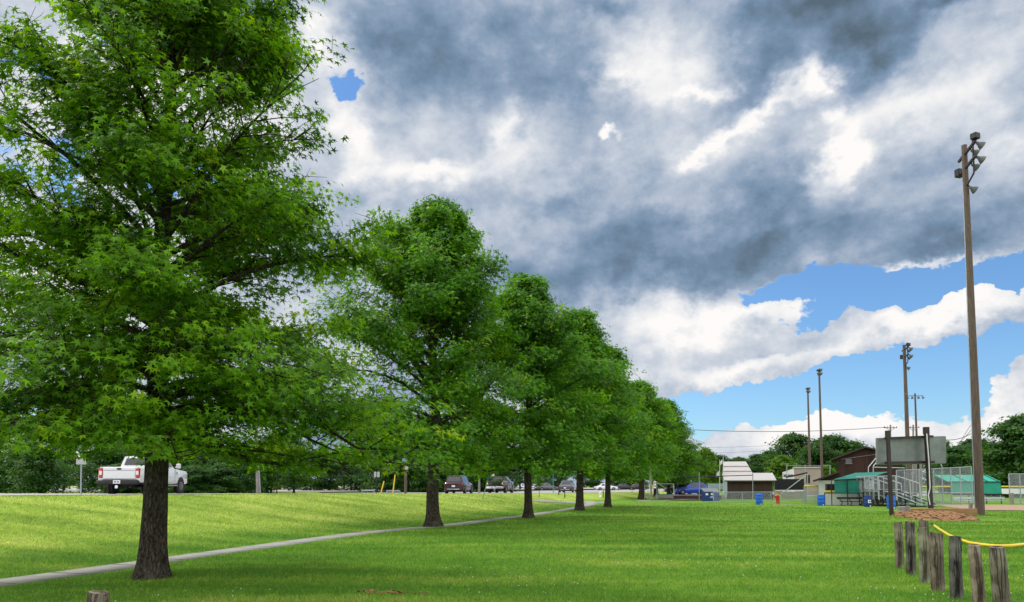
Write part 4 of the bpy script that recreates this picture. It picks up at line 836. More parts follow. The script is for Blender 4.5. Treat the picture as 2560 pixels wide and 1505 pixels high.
b = MB(); b.bar(W(2212, 1096, 41.7), W(2332, 1091, 42.1), .14, .13); b.build('cross_beam', 'brownpaint', t)
b = MB(); b.bar(W(2214, 1157, 41.7), W(2335, 1155, 42.1), .14, .13); b.build('cross_beam', 'brownpaint', t)
b = MB(); b.tube([W(2317, 1084, 41.6), W(2318, 1100, 41.6), W(2322, 1150, 41.6), W(2325, 1220, 41.6), W(2321, 1238, 41.5), W(2325, 1262, 41.6)], .028, 6); b.build('conduit', 'white', t)

# ------------------------------------------------------------------ clay pit
def clay_pit():
    c0 = G(2250, 1270); P = G(2352, 1290); cx, cy = W(2352, 1288, 37.2)[0], 37.2
    nu, nv = 90, 60; V = []
    for j in range(nv):
        for i in range(nu):
            u = i/(nu-1)*2-1; v = j/(nv-1)*2-1
            x = cx+u*(2.0-.35*max(0, -v))+.9*v+.05*math.sin(v*9); y = cy+v*3.2+.15*math.sin(u*8)
            edge = max(abs(u)**3, abs(v)**3); fall = max(0, 1-u*u*.9)*max(0, 1-max(0, -v)**2)
            z = .30*sst((v+1)/1.6)*max(0, 1-abs(u)**4)
            z -= .20*(1-abs(math.sin(x*3.4+1.8*math.sin(y*1.9+x))))**3*fall*(v < .65)*(.6+.4*math.sin(y*4+x*3))-.03*math.sin(x*17+y*9)*fall
            r = math.hypot(u, min(v, 0)); z -= .15*max(0, r-.82)/.18
            V.append((x, y, max(z, -.06) if r > .95 else z+.015))
    idx = np.arange(nu*nv).reshape(nv, nu); Q = np.stack([idx[:-1, :-1].ravel(), idx[:-1, 1:].ravel(), idx[1:, 1:].ravel(), idx[1:, :-1].ravel()], 1)
    tag(link_mesh('clay_mound', np_mesh('clay_mound', V, Q, 'clay', smooth=True)), 'heap of rutted brown clay between the sign board and tall wooden pole', 'clay mound')
    t = thing('retaining_timber', 'low brown timber board holding back the clay heap', 'retaining wall', (23.3, cy+2.9, 0))
    b = MB(); b.box((23.3, cy+2.9, .20), (3.5, .12, .46), -.02, .02); b.build('board', 'ochre', t)
    a = G(2266, 1288); b = MB(); t = thing('block_stack', 'short stack of pale concrete blocks at the left end of the clay heap', 'blocks', (a[0], a[1], 0))
    for k in range(3): b.box((a[0]-.02*k, a[1]+.2, .085+.165*k), (.62, .34, .155), .1, .015)
    b.build('block', 'concrete', t)
    for px, py, ln, lb in ((2277, 1291, -10, 'leaning dark stub post at the left end of the clay heap'), (2425, 1284, 2, 'short dark stub post at the right end of the clay heap')):
        g0 = G(px, py); tp = W(px+ln, py-26, g0[1]); b = MB(); b.bar((g0[0], g0[1], -.1), tp, .17, .15); tag(b.build('stub_post', 'graywood'), lb, 'post')
clay_pit()

# ------------------------------------------------------------------ foreground wooden posts
def wood_post_mat(name, c1, c2, crack):
    m = bpy.data.materials.new(name); m.use_nodes = True; T = NT(m.node_tree)
    co = T.n('ShaderNodeTexCoord').outputs['Object']; st = T.n('ShaderNodeMapping', {0: co, 3: (1, 1, .09)}).outputs[0]
    n = T.noise(st, 26, 8, .7); big = T.noise(co, 3.0, 3, .5); c = T.mix(T.mr(n, .35, .65), c1, c2)
    c = T.mix(T.mr(big, .42, .62), c, tuple(x*1.6 for x in c2)); cr = T.noise(st, 9, 4, .6)
    k = T.mr(T.m('ABSOLUTE', T.m('SUBTRACT', cr, .5)), 0, .035, 1, 0); c = T.mix(T.m('MULTIPLY', k, crack), c, (.008, .007, .006))
    h = T.m('SUBTRACT', n, T.m('MULTIPLY', k, 1.5)); nb = T.n('ShaderNodeBump', {'Strength': 1.0, 'Height': h, 'Distance': .02}).outputs[0]
    p = T.n('ShaderNodeBsdfPrincipled', {'Base Color': c, 'Roughness': .9, 'Specular IOR Level': .2, 'Normal': nb}); T.n('ShaderNodeOutputMaterial', {0: p.outputs[0]}); return m
WM = [wood_post_mat('post_wood_a', (0.069, 0.051, 0.033), (0.168, 0.149, 0.106), 0.59), wood_post_mat('post_wood_b', (0.024, 0.019, 0.015), (0.136, 0.123, 0.102), 0.85), wood_post_mat('post_wood_c', (0.083, 0.072, 0.046), (0.192, 0.186, 0.128), 0.42),
      wood_post_mat('post_wood_d', (0.059, 0.042, 0.028), (0.160, 0.134, 0.099), 0.59), wood_post_mat('post_wood_e', (0.014, 0.012, 0.011), (0.104, 0.100, 0.086), 0.85), wood_post_mat('post_wood_f', (0.110, 0.060, 0.025), (0.216, 0.186, 0.141), 0.51), wood_post_mat('post_wood_g', (0.069, 0.045, 0.025), (0.152, 0.141, 0.106), 0.68)]
def wpost(label, txl, txr, ty, bxl, bxr, by, k, Yf=None):
    if Yf is None: g0 = G((bxl+bxr)/2, by); Y = g0[1]
    else: Y = Yf
    bt = W((bxl+bxr)/2, by, Y); tp = W((txl+txr)/2, ty, Y); r1 = (txr-txl)/2/F*Y; r0 = (bxr-bxl)/2/F*Y; n = 20; H_ = tp[2]
    if Yf: bt = (bt[0]+(bt[0]-tp[0])*0, Y, 0)
    rg = np.random.default_rng(int(txl)); ph = rg.random(6)*6.28; rows = 16; vs = []
    for i in range(rows):
        f = i/(rows-1); z = -.05+(H_+.05)*f; r = r0+(r1-r0)*f; cx = bt[0]+(tp[0]-bt[0])*f+.006*math.sin(f*5+ph[0])
        for j in range(n):
            a = 2*math.pi*j/n; rr = r*(1+.05*math.sin(3*a+ph[1]+f)+.03*math.sin(5*a+ph[2]+3*f)+.03*math.sin(11*a+ph[3])); 
            if math.cos(a-ph[4]) > .93: rr *= .86
            if i == rows-1: rr *= .93
            vs.append((cx+rr*math.cos(a), Y+rr*math.sin(a)+r, z+(.012*math.cos(a-ph[5]) if i >= rows-1 else 0)))
    b = MB(); b.add(vs, [(i*n+j, i*n+(j+1) % n, i*n+n+(j+1) % n, i*n+n+j) for i in range(rows-1) for j in range(n)], True); b.add(vs, [tuple(range((rows-1)*n, rows*n))])
    o = b.build('wooden_post', WM[k]); o.data.transform(Matrix.Translation((-bt[0], -Y-r, 0))); o.location = (bt[0], Y+r, 0)
    return tag(o, label, 'wooden post', 'short wooden posts in a curved line')
wpost('leftmost post of the line, farthest, brown with greenish grey side', 2240, 2261, 1306, 2244, 2266, 1423, 0)
wpost('second post from the left, black weathered with a pale streak', 2270, 2292, 1305, 2272, 2294, 1439, 1)
wpost('third post from the left, greenish grey, with another post hiding behind it', 2301, 2325, 1319, 2307, 2331, 1459, 2)
wpost('taller post showing just above the greenish third post', 2304, 2326, 1301, 2308, 2330, 1450, 3)
wpost('fourth post of the line, brown-grey with a knot hole near its top', 2333, 2364, 1333, 2341, 2371, 1478, 3)
wpost('fifth post of the line, blackened and deeply cracked', 2382, 2410, 1342, 2387, 2417, 1497, 4)
wpost('sixth post of the line, rusty brown edge and grey face, cut by picture bottom', 2432, 2461, 1364, 2444, 2474, 1519, 5)
wpost('rightmost post of the line, widest, brown top and green-grey side', 2485, 2522, 1369, 2500, 2538, 1532, 6)
p = G(232, 1620); wpost('single wooden post stub at the bottom left below the big tree', 207, 258, 1484, 205, 260, 1640, 3, Yf=7.0)
# yellow tube
yp = [G(2336, 1320), G(2350, 1331), G(2372, 1345), G(2398, 1357), G(2425, 1366), G(2455, 1371), G(2490, 1374.5), G(2525, 1374), G(2562, 1370), G(2600, 1362)]
t = thing('yellow_tube', 'bright yellow plastic tube curving behind the wooden posts', 'tube', yp[0])
b = MB(); b.tube([(a_[0], a_[1], .10) for a_ in yp], .042, 8); b.build('tube', 'yellow', t)
b = MB(); q0 = G(2328, 1315); b.tube([(q0[0], q0[1], .14), (yp[0][0], yp[0][1], .10)], .03, 6); b.build('end_cap', 'dark', t)
# bare soil spots in the foreground
rs = np.random.default_rng(9)
for k, (px, py, nn, sx_, lb) in enumerate(((985, 1486, 46, .22, 'line of bare brown soil crumbs in the front lawn'), (924, 1482, 16, .06, 'small lone clump of brown soil in the front lawn'))):
    c = G(px, py); b = MB()
    for _ in range(nn):
        x = c[0]+rs.normal(0, sx_); y = c[1]+rs.normal(0, .035); r = .012+.02*rs.random(); b.lathe((x, y, .02), [(.001, 0), (r, .005), (r*.8, r*.9), (.001, r*1.3)], 6)
    tag(b.build('soil_clump', 'clay'), lb, 'soil')

# ------------------------------------------------------------------ signs and posts on the left
def slat(b, p0, p1, w, t_=.02): b.bar(p0, p1, t_, w)
a = onroad(203, 33); t = thing('road_sign', 'back of a white crossbuck sign above a small rectangular plate', 'road sign', a)
Y = a[1]; b = MB(); b.cyl(a, W(204, 1126, Y), .035, n=8); b.build('post', 'galv', t)
b = MB(); c = W(204, 1146, Y-.05); b.bar(c, W(221, 1124, Y-.05), .02, .10); b.build('blade', 'white', t)
b = MB(); b.bar(c, W(191, 1129, Y-.08), .02, .10); b.build('blade', 'white', t)
b = MB(); c = W(203, 1154, Y-.06); b.box(c, (.44, .02, .25)); b.build('plate', 'sign', t)
# utility pole pair
def comp(t, a, top):
    b = MB(); b.cyl((a[0]+.16, a[1], a[2]), (top[0]+.10, top[1], top[2]-1.2), .05, n=8); b.build('conduit', 'galv', t)
cyl_pole('utility_pole', 'grey utility pole with a thin companion pipe, left of the sapling', 'utility pole', 645, 1050, 1234, 52, .12, 'graywood', lean=640, extra=comp)
def box_on(t, a, top):
    b = MB(); c = W(1016, 1172, 62-.2); b.box(c, (.30, .12, .42), 0, .02); b.build('meter_box', 'sign', t)
    b = MB(); c = W(1012, 1150, 62-.2); b.box(c, (.42, .08, .26), .5, .02); b.build('blue_panel', 'bluepanel', t)
cyl_pole('utility_pole', 'wooden pole with a grey box and pale blue panel, left of the second trunk', 'utility pole', 1014, 1140, 1229, 62, .13, 'polewood', extra=box_on)
cyl_pole('utility_pole', 'pale pole just right of the dark red car', 'utility pole', 1198, 1170, 1229, 78, .12, 'graywood')
for (x0, y0, x1, y1, lb) in ((952, 1228, 960, 1203, 'short yellow slanted pole guard left of the longer one'), (982, 1228, 988, 1187, 'long yellow slanted pole guard left of the wooden pole')):
    p0 = W(x0, y1 and y0, 62); p1 = W(x1, y1, 62); b = MB(); b.cyl((p0[0], p0[1], tz(p0[0], p0[1])), p1, .05, n=8); tag(b.build('pole_guard', 'yellow'), lb, 'pole guard', 'yellow pole guards')
a = onroad(942, 58); t = thing('road_sign', 'pair of narrow upright signs seen from behind near the left lot', 'road sign', a); b = MB(); b.cyl(a, W(942, 1180, 58), .03, n=8); b.build('post', 'dark', t)
for px in (938, 946): b = MB(); c = W(px, 1186, 57.9); b.box(c, (.19, .02, .42)); b.build('plate', 'sign', t)
g0 = G(1206, 1245, .78); p1 = W(1220, 1196, g0[1]); t = thing('road_sign', 'leaning sign post on the bank with dark blue sign among the leaves', 'road sign', (g0[0], g0[1], tz(g0[0], g0[1])))
b = MB(); b.bar((g0[0], g0[1], tz(g0[0], g0[1])-.05), p1, .06, .06); b.build('post', 'galv', t); b = MB(); b.bar(W(1219, 1201, g0[1]-.05), W(1226, 1188, g0[1]-.05), .02, .28); b.build('plate', 'dblue', t); b = MB(); b.bar(W(1226, 1192, g0[1]-.08), W(1236, 1186, g0[1]-.08), .02, .14); b.build('plate', 'white', t)
for px, y0, y1, Y, m_, lb in ((1397, 1195, 1239, 72, 'dark', 'thin dark sign post left of the fourth trunk'), (1412, 1222, 1240, 70, 'dark', 'short dark marker post beside the fourth trunk'), (1383, 1185, 1225, 90, 'greenp', 'dark green post in the lot left of the fourth trunk'), (1508, 1225, 1244, 80, 'dark', 'thin marker post left of the fifth trunk'), (1580, 1200, 1229, 105, 'graywood', 'grey post left of the sixth trunk')):
    cyl_pole('marker_post', lb, 'post', px, y0, y1, Y, .05, m_, group='thin posts by the driveway')
a = W(1501, 1244, 80); t = thing('fire_hydrant', 'small pale fire hydrant beside the path end', 'fire hydrant', (a[0], a[1], tz(a[0], a[1])))
z = tz(a[0], a[1]); b = MB(); b.lathe((a[0], a[1], z), [(.14, 0), (.14, .05), (.10, .07), (.10, .42), (.13, .44), (.12, .52), (.06, .60), (.03, .66)], 12); b.cyl((a[0]-.18, a[1], z+.34), (a[0]+.18, a[1], z+.34), .05); b.build('barrel', 'white', t)
for px0, px1, py, Y, lb in ((905, 935, 1226, 62, 'low grey rail in the lot left of the yellow guards'), (966, 1000, 1227, 62, 'low grey rail behind the yellow guards')):
    b = MB(); q0, q1 = W(px0, py, Y), W(px1, py, Y); t = thing('guard_rail', lb, 'rail', (q0[0], q0[1], tz(*q0[:2]))); b.bar(q0, q1, .06, .12); b.build('rail', 'galv', t)
    for q in (q0, q1): b = MB(); b.bar((q[0], q[1], tz(q[0], q[1])), q, .06, .06); b.build('post', 'galv', t)
# far left low building and storage beyond lot
a = W(0, 1212, 170); t = thing('low_building', 'long low pale building with a red-brown band at the far left edge', 'building', (a[0], 170, .6)); 
b = MB(); b.box((a[0]-8, 170, 2.3), (24, 8, .9)); b.build('roof', 'metalroof', t); b = MB(); b.box((a[0]-8, 170, 1.2), (23.6, 7.6, 1.3)); b.build('wall', 'brickred', t)
# playground post with sign, swing frames
def kid(t, a, top):
    b = MB(); c = W(1637, 1212, 77.7); b.box(c, (.26, .03, .72), .2); o = b.build('sign', 'white', t)
    b = MB()
    for dz in (.18, -.12): b.box((c[0], c[1]-.03, c[2]+dz), (.14, .02, .16), .2)
    b.build('sign_marks', 'red', t)
    b = MB(); b.cyl(W(1634, 1200, 77.8), W(1665, 1222, 77.8), .025, n=6); b.build('brace', 'galv', t)
cyl_pole('wooden_pole', 'grey wooden pole with a narrow red and white sign in front of the sixth tree', 'wooden pole', 1629, 1160, 1251.5, 78, .12, 'graywood', lean=1625, extra=kid)
a = W(1660, 1245, 88); t = thing('swing_set', 'dark green playground swing frame under the far row trees', 'swing set', (a[0], 88, 0))
b = MB(); q0 = W(1642, 1209, 87); q1 = W(1684, 1210, 91); b.cyl(q0, q1, .05, n=8); b.build('top_bar', 'galv', t)
for q in (q0, q1):
    for s in (-1, 1): b = MB(); b.cyl(q, (q[0]+.2*s, q[1]+1.0*s, 0), .045, n=8); b.build('leg', 'galv', t)
for f_ in (.25, .5, .75):
    c = [q0[k]+(q1[k]-q0[k])*f_ for k in range(3)]; b = MB(); b.cyl((c[0]-.2, c[1], c[2]), (c[0]-.2, c[1], .55), .012, n=5); b.cyl((c[0]+.2, c[1], c[2]), (c[0]+.2, c[1], .55), .012, n=5); b.build('chain', 'dark', t)
    b = MB(); b.box((c[0], c[1], .5), (.5, .2, .05), 0, .01); b.build('swing_seat', 'greenp', t)
for i, (px, w_) in enumerate(((1612, 20), (1620, 20))): cyl_pole('marker_post', ('left' if i == 0 else 'right')+' thin post between sixth trunk and the wooden pole', 'post', px, 1208, 1248, 84, .035, 'galv')
# lawn arena edging near dumpster
b = MB(); q0 = W(1692, 1247, 86); q1 = W(1812, 1247, 86); b.box(((q0[0]+q1[0])/2, 87.5, .22), (q1[0]-q0[0], .3, .42)); tag(b.build('low_wall', 'mulch'), 'low dark brown timber wall below the blue hatchback', 'low wall')

# ------------------------------------------------------------------ ballpark
def turn(t, x0, y0, k=1.0):
    """turn a building about its front left corner so that its front faces the lawn side"""
    f = math.atan2(x0, y0)*k; c, s_ = math.cos(f), math.sin(f); sx = (1.0 if k < .9 else 1/(c+(x0/y0)*s_))
    sx = 1/(c+(x0/y0)*s_); dx, dy = t.location.x-x0, t.location.y-y0
    t.location = (x0+c*dx*sx+s_*dy, y0-s_*dx*sx+c*dy, t.location.z); t.rotation_euler = (0, 0, -f); t.scale = (sx, 1, 1)
t = thing('dugout', 'long brown board dugout with sloping pale metal roof', 'dugout', (W(1873, 1247, 88)[0], 88, 0))
x0, x1 = W(1818, 1212, 88)[0], W(1929, 1212, 88)[0]
b = MB(); b.box(((x0+x1)/2, 89.5, 1.1), (x1-x0, 3, 2.2)); b.build('wall', 'brown2', t)
b = MB(); b.slab([(x0-.35, 87.4, 2.25), (x1+.45, 87.4, 2.25), (x1+.25, 91.4, 3.15), (x0-.45, 91.4, 3.15)], .08); b.build('roof', 'metalroof', t)
b = MB(); b.box(((x0+x1)/2, 87.46, 2.14), (x1-x0+.6, .06, .14)); b.build('fascia', 'darkroof', t)
b = MB(); b.box(((x0+x1)/2, 87.9, .30), (x1-x0+.1, .2, .60)); b.build('plinth', 'mulch', t); turn(t, x0, 88)
x0, x1 = W(1806, 1212, 104)[0], W(1885, 1212, 104)[0]
t = thing('press_stand', 'pale ribbed stepped roof building behind the brown dugout', 'building', ((x0+x1)/2, 104, 0))
b = MB(); b.box(((x0+x1)/2, 106, 1.5), (x1-x0-.4, 4.0, 3.0)); b.build('wall', 'teal', t)
for k in range(3):
    zz = 2.95+k*.72; ins = k*.22
    b = MB(); b.slab([(x0+ins*.3, 103.6+k*1.2, zz), (x1-ins*1.5, 103.6+k*1.2, zz), (x1-ins*1.5-.35, 105.0+k*1.2, zz+.66), (x0+ins*.3+.1, 105.0+k*1.2, zz+.66)], .06); b.build('roof_tier', 'metalroof', t)
    b = MB(); b.slab([(x0+ins*.3+.1, 103.72+k*1.2, zz-.45), (x1-ins*1.5-.1, 103.72+k*1.2, zz-.45), (x1-ins*1.5-.1, 103.72+k*1.2, zz-.05), (x0+ins*.3+.1, 103.72+k*1.2, zz-.05)], -.04); b.build('tier_wall', 'whitewall', t)
turn(t, x0, 104)
for px, y0, Y, lb in ((1799, 1149, 98, 'white flagpole with a small pale flag, left of its taller neighbour'), (1808, 1141, 102, 'white flagpole at the corner of the pale stepped roof')):
    a = W(px, 1240, Y); top = W(px, y0, Y); t = thing('flagpole', lb, 'flagpole', (a[0], a[1], 0), 0, 'white flagpoles'); b = MB(); b.cyl((a[0], a[1], 0), top, .05, .03, 8); b.build('pole', 'white', t)
    b = MB(); z = top[2]-(1.5 if px == 1799 else .4); n = 6
    vs = [(a[0]-.0-.36*i/n, a[1]+.05*math.sin(i*1.3), z-dz-.3*i/n) for dz in (0, .55) for i in range(n+1)]; b.add(vs, [(i, i+1, n+2+i, n+1+i) for i in range(n)]); vs2 = [(v[0], v[1]+.01, v[2]) for v in vs]; b.add(vs2, [(i, n+1+i, n+2+i, i+1) for i in range(n)]); b.build('flag', 'white', t)
b = MB(); q0, q1 = W(1770, 1220, 108), W(1808, 1213, 108); b.box(((q0[0]+q1[0])/2, 108, (1.45)), (q1[0]-q0[0], .12, .9)); tag(b.build('banner_wall', 'teal'), 'pale teal banner fence left of the brown dugout', 'banner')
# tan building
t = thing('tan_building', 'tan block building with white slanted front behind the black windscreen fence', 'building', (W(2020, 1212, 120)[0], 120, 0))
xa, xb, xc = W(1957, 1212, 118)[0], W(1986, 1212, 118)[0], W(2054, 1212, 118)[0]
b = MB(); b.box(((xb+xc)/2, 121, 2.1), (xc-xb, 6, 4.3)); b.build('wall', 'tan', t)
b = MB(); b.box(((xb+xc)/2, 121, 4.42), (xc-xb+.3, 6.3, .22)); b.build('roof', 'metalroof', t)
b = MB(); b.slab([(xa, 118, .2), (xb-.02, 118, .2), (xb-.02, 118, 4.3), (xa, 118, 3.7)], -.4 if False else .3); b.build('front_panel', 'whitewall', t)
for u0, u1 in ((.08, .38), (.46, .88)):
    b = MB(); w_ = xb-xa; b.box((xa+w_*(u0+u1)/2, 117.97, 3.15), (w_*(u1-u0), .08, .38)); b.build('window', 'glassd', t)
b = MB(); b.box((W(2020, 1212, 118)[0], 117.96, 2.6), (.55, .08, 1.3)); b.build('doorway', 'glassd', t); turn(t, xa, 118)
# chain link helper
def fence(label, pts, h, posts, Yc=None, mat_='chain', rail='galv', mids=(), group=None, pr=.04, name='chain_link_fence', solid=None):
    t = thing(name, label, 'fence', (pts[0][0], pts[0][1], 0), 0, group)
    zt = lambda i: h[i] if hasattr(h, '__len__') else h
    for i in range(len(pts)-1):
        a_, c_ = pts[i], pts[i+1]
        b = MB(); b.add([(a_[0], a_[1], .03), (c_[0], c_[1], .03), (c_[0], c_[1], zt(i+1)), (a_[0], a_[1], zt(i))], [(0, 1, 2, 3)]); b.build('mesh_panel', mat_, t)
        for f_ in (1.0,)+tuple(mids):
            b = MB(); b.cyl((a_[0], a_[1], zt(i)*f_), (c_[0], c_[1], zt(i+1)*f_), pr*.8, n=8); b.build('rail', rail, t)
    for p_ in posts:
        b = MB(); b.cyl((p_[0], p_[1], 0), (p_[0], p_[1], p_[2]), pr, n=8); b.build('post', rail, t)
    return t
def lp(a_, c_, f_): return (a_[0]+(c_[0]-a_[0])*f_, a_[1]+(c_[1]-a_[1])*f_)
q0, q1 = G(1783, 1259), G(2045, 1254); q0 = (q0[0], 70.5); q1 = (W(2045, 1212, 74)[0], 74)
fp = [W(px, 1212, 70.5+(px-1783)/262*3.5)[:2]+(1.02,) for px in (1783, 1855, 1927, 2005, 2045)]
fence('waist-high galvanised chain-link fence running in front of the brown dugout', [fp[0], fp[-1]], 1.0, fp)
for px, lb in ((1747, 'tall thin steel post left of the blue dumpster'), (1881, 'tall thin steel post in front of the brown dugout')): cyl_pole('steel_post', lb, 'post', px+1, 1180, 1247, 84, .055, 'galv', group='tall steel net posts')
b = MB(); b.tube([W(1689, 1190, 84.2), W(1747, 1192, 84), W(1810, 1190, 84), W(1881, 1188, 84)], .05, 6); tag(b.build('net_cable', 'wire'), 'dark rolled net hung between the tall steel posts', 'net')
# windscreen
xa, xb = W(1937, 1212, 92)[0], W(2010, 1212, 92)[0]
t = thing('windscreen_fence', 'black windscreen fence panel right of the brown dugout', 'fence', (xa, 92, 0))
b = MB(); b.box(((xa+xb)/2, 92, 1.75), (xb-xa, .06, 1.35)); b.build('screen', 'black', t)
b = MB(); b.box(((xa+xb)/2, 91.95, 1.0), (xb-xa, .05, .12)); b.build('bottom_strip', 'white', t)
b = MB(); b.box(((xa+xb)/2+.5, 92.1, .42), (xb-xa-.6, .15, .84)); b.build('base_wall', 'tan', t)
for f_ in (0, .5, 1): b = MB(); b.cyl((xa+(xb-xa)*f_, 92.08, 0), (xa+(xb-xa)*f_, 92.08, 2.5), .04, n=8); b.build('post', 'galv', t)
b = MB(); b.cyl(W(1952, 1236, 91.5), W(2016, 1187, 91.5), .055, n=8); tag(b.build('brace_pipe', 'galv'), 'diagonal steel pipe leaning across the black windscreen', 'pipe')
b = MB(); b.tube([W(1965, 1193, 93), W(1990, 1188, 93), W(2018, 1182, 93)], .10, 8); tag(b.build('rolled_net', 'black'), 'dark rolled net sloping above the black windscreen', 'net')
for px in (2013, 2019): cyl_pole('steel_post', ('left' if px == 2013 else 'right')+' of two close steel posts at the end of the black windscreen', 'post', px, 1184, 1249, 88, .05, 'alum')
for px, y0, lb in ((1967, 1160, 'thin post before the white part of the tan building'), (2013, 1162, 'thin post before the middle of the tan building'), (2075, 1162, 'thin post between tan building and barn')): cyl_pole('net_post', lb, 'post', px, y0, 1230, 112, .07, 'galv', group='backstop posts')
b = MB(); b.cyl(W(1967, 1164, 112), W(2075, 1164, 112), .03, n=6); tag(b.build('backstop_rail', 'galv'), 'thin rail joining the posts above the tan building', 'rail')
# yellow capped short fence
q = [W(px, 1212, 66)[:2]+(1.58,) for px in (2010, 2045)]; fen = fence('short chain-link fence with yellow top cap left of the white hut', [q[0], q[1]], 1.56, q+[W(2014, 1212, 66)[:2]+(2.1,)], rail='galv')
b = MB(); b.cyl((q[0][0], 65.9, 1.60), (q[1][0], 65.9, 1.60), .07, n=8); b.build('top_cap', 'yellow', fen)
# barn
Yb = 72.0; t = thing('barn', 'dark brown board barn with gabled roof behind the white hut', 'barn', (W(2160, 1212, Yb)[0], Yb, 0))
xl, xr = W(2096, 1212, Yb)[0], W(2252, 1212, Yb)[0]; xp = W(2166, 1212, Yb)[0]; ze = W(2096, 1143, Yb)[2]; zp = W(2166, 1121, Yb)[2]
b = MB(); b.slab([(xl, Yb, 0), (xr, Yb, 0), (xr, Yb, ze-.1), (xp, Yb, zp-.08), (xl, Yb, ze-.1)], 12); b.build('wall', 'brown', t)
for sx0, sx1, s in ((xl-.65, xp, -1), (xr+.6, xp, 1)):
    z_e = ze-.1-(zp-ze)/(xp-xl)*.65
    b = MB(); q = [(sx0, Yb-.5, z_e), (sx1, Yb-.5, zp), (sx1, Yb+12.4, zp), (sx0, Yb+12.4, z_e)]; b.slab(q if s > 0 else q[::-1], .14 if s < 0 else .14); b.build('roof', 'darkroof', t)
b = MB(); c = W(2122, 1153, Yb-.03); b.box(c, (.60, .08, .42)); w_ = b.build('window', 'glassd', t); b = MB(); b.box((c[0], c[1]-.04, c[2]-.25), (.72, .12, .07)); b.build('sill', 'graywood', t)
b = MB(); b.bar(W(2104, 1148, Yb-.06), W(2190, 1137, Yb-.06), .03, .05); b.build('pipe', 'graywood', t); turn(t, xl, Yb)
# white hut with lean-to roof
Yh = 63.5; t = thing('concession_hut', 'white hut with dark serving window and sloping brown roof', 'hut', (W(2110, 1212, Yh)[0], Yh, 0))
xl, xr = W(2046, 1212, Yh)[0], W(2182, 1212, Yh)[0]; zt_ = W(2046, 1201, Yh)[2]
b = MB(); b.box(((xl+xr)/2, Yh+2.5, zt_/2), (xr-xl, 5, zt_)); b.build('wall', 'whitewall', t)
za, zb_ = W(2032, 1201, Yh)[2], W(2099, 1178, Yh)[2]; xa, xb = W(2032, 1212, Yh)[0], W(2099, 1212, Yh)[0]
b = MB(); b.slab([(xa+.5, Yh-.02, zt_), (xb, Yh-.02, zt_), (xb, Yh-.02, zb_-.1)], .15 if False else -.0001 or .15); b.build('gable', 'brown', t)
b = MB(); q = [(xa, Yh-.6, za), (xb, Yh-.6, zb_), (xb, Yh+8, zb_), (xa, Yh+8, za)]; b.slab(q, .12); b.build('roof', 'darkroof', t)
c0, c1 = W(2063, 1210, Yh), W(2098, 1226, Yh); b = MB(); b.box(((c0[0]+c1[0])/2, Yh-.02, (c0[2]+c1[2])/2), (c1[0]-c0[0], .08, c0[2]-c1[2])); wo = b.build('serving_window', 'black', t)
b = MB(); b.box((c0[0]+.1, Yh-.07, (c0[2]+c1[2])/2), (.04, .04, c0[2]-c1[2])); b.box(((c0[0]+c1[0])/2, Yh-.07, c1[2]-.03), (c1[0]-c0[0]+.1, .06, .06)); b.build('frame', 'graywood', t); turn(t, xl, Yh)
# barrier rail with yellow pad before hut
q = [W(px, 1212, 62)[:2]+(1.13,) for px in (2061, 2118, 2180)]; t = thing('barrier_rail', 'low rail with yellow padding in front of the white hut', 'rail', (q[0][0], 62, 0))
b = MB(); b.cyl((q[0][0], 62, 1.13), (q[1][0]-.7, 62, 1.13), .08, n=8); b.cyl((q[2][0]-.5, 62, 1.13), (q[2][0]+.2, 62, 1.13), .08, n=8); b.build('padding', 'yellow', t)
b = MB(); b.cyl((q[0][0], 62.02, 1.0), (q[2][0], 62.02, 1.0), .035, n=6); b.build('rail', 'brownpaint', t)
for z_ in q: b = MB(); b.cyl((z_[0], 62, 0), (z_[0], 62, 1.1), .035, n=6); b.build('post', 'dark', t)
# green canopy
t = thing('shade_canopy', 'green cloth shade canopy on thin posts in front of the barn', 'canopy', (W(2110, 1212, 61)[0], 61, 0))
A, B_, C_, D_ = W(2079, 1200, 61), W(2172, 1195, 61), W(2224, 1179, 65.5), W(2138, 1182, 65.5)
n = 8; vs = []
for j in range(n+1):
    for i in range(n+1):
        u, v = i/n, j/n; p_ = [(A[k]*(1-u)+B_[k]*u)*(1-v)+(D_[k]*(1-u)+C_[k]*u)*v for k in range(3)]; p_[2] -= .16*math.sin(math.pi*u)*math.sin(math.pi*v)*(1-.3*v); vs.append(tuple(p_))
b = MB(); fs = [(j*(n+1)+i, j*(n+1)+i+1, (j+1)*(n+1)+i+1, (j+1)*(n+1)+i) for j in range(n) for i in range(n)]; b.add(vs, fs, True); b.add([(v[0], v[1], v[2]-.015) for v in vs], [f_[::-1] for f_ in fs], True); b.build('roof_cloth', 'green', t)
b = MB(); b.slab([W(2087, 1234, 61.1), W(2148, 1234, 61.1), W(2147, 1201, 61.1), W(2086, 1201, 61.1)], .015); b.build('side_cloth', 'green', t)
for px in (2078, 2118, 2157): q0 = W(px, 1199, 61); b = MB(); b.cyl((q0[0], 61, 0), q0, .04, n=8); b.build('post', 'dark', t)
q0 = W(2222, 1180, 65.4); b = MB(); b.cyl((q0[0], 65.4, 0), q0, .04, n=8); b.build('post', 'dark', t)
b = MB(); b.cyl(W(2078, 1200, 60.97), W(2172, 1195, 60.97), .03, n=6); b.cyl(W(2061, 1233, 61), W(2160, 1233, 61), .03, n=6); b.cyl(W(2172, 1195, 61), C_, .03, n=6); b.build('frame_rail', 'dark', t)
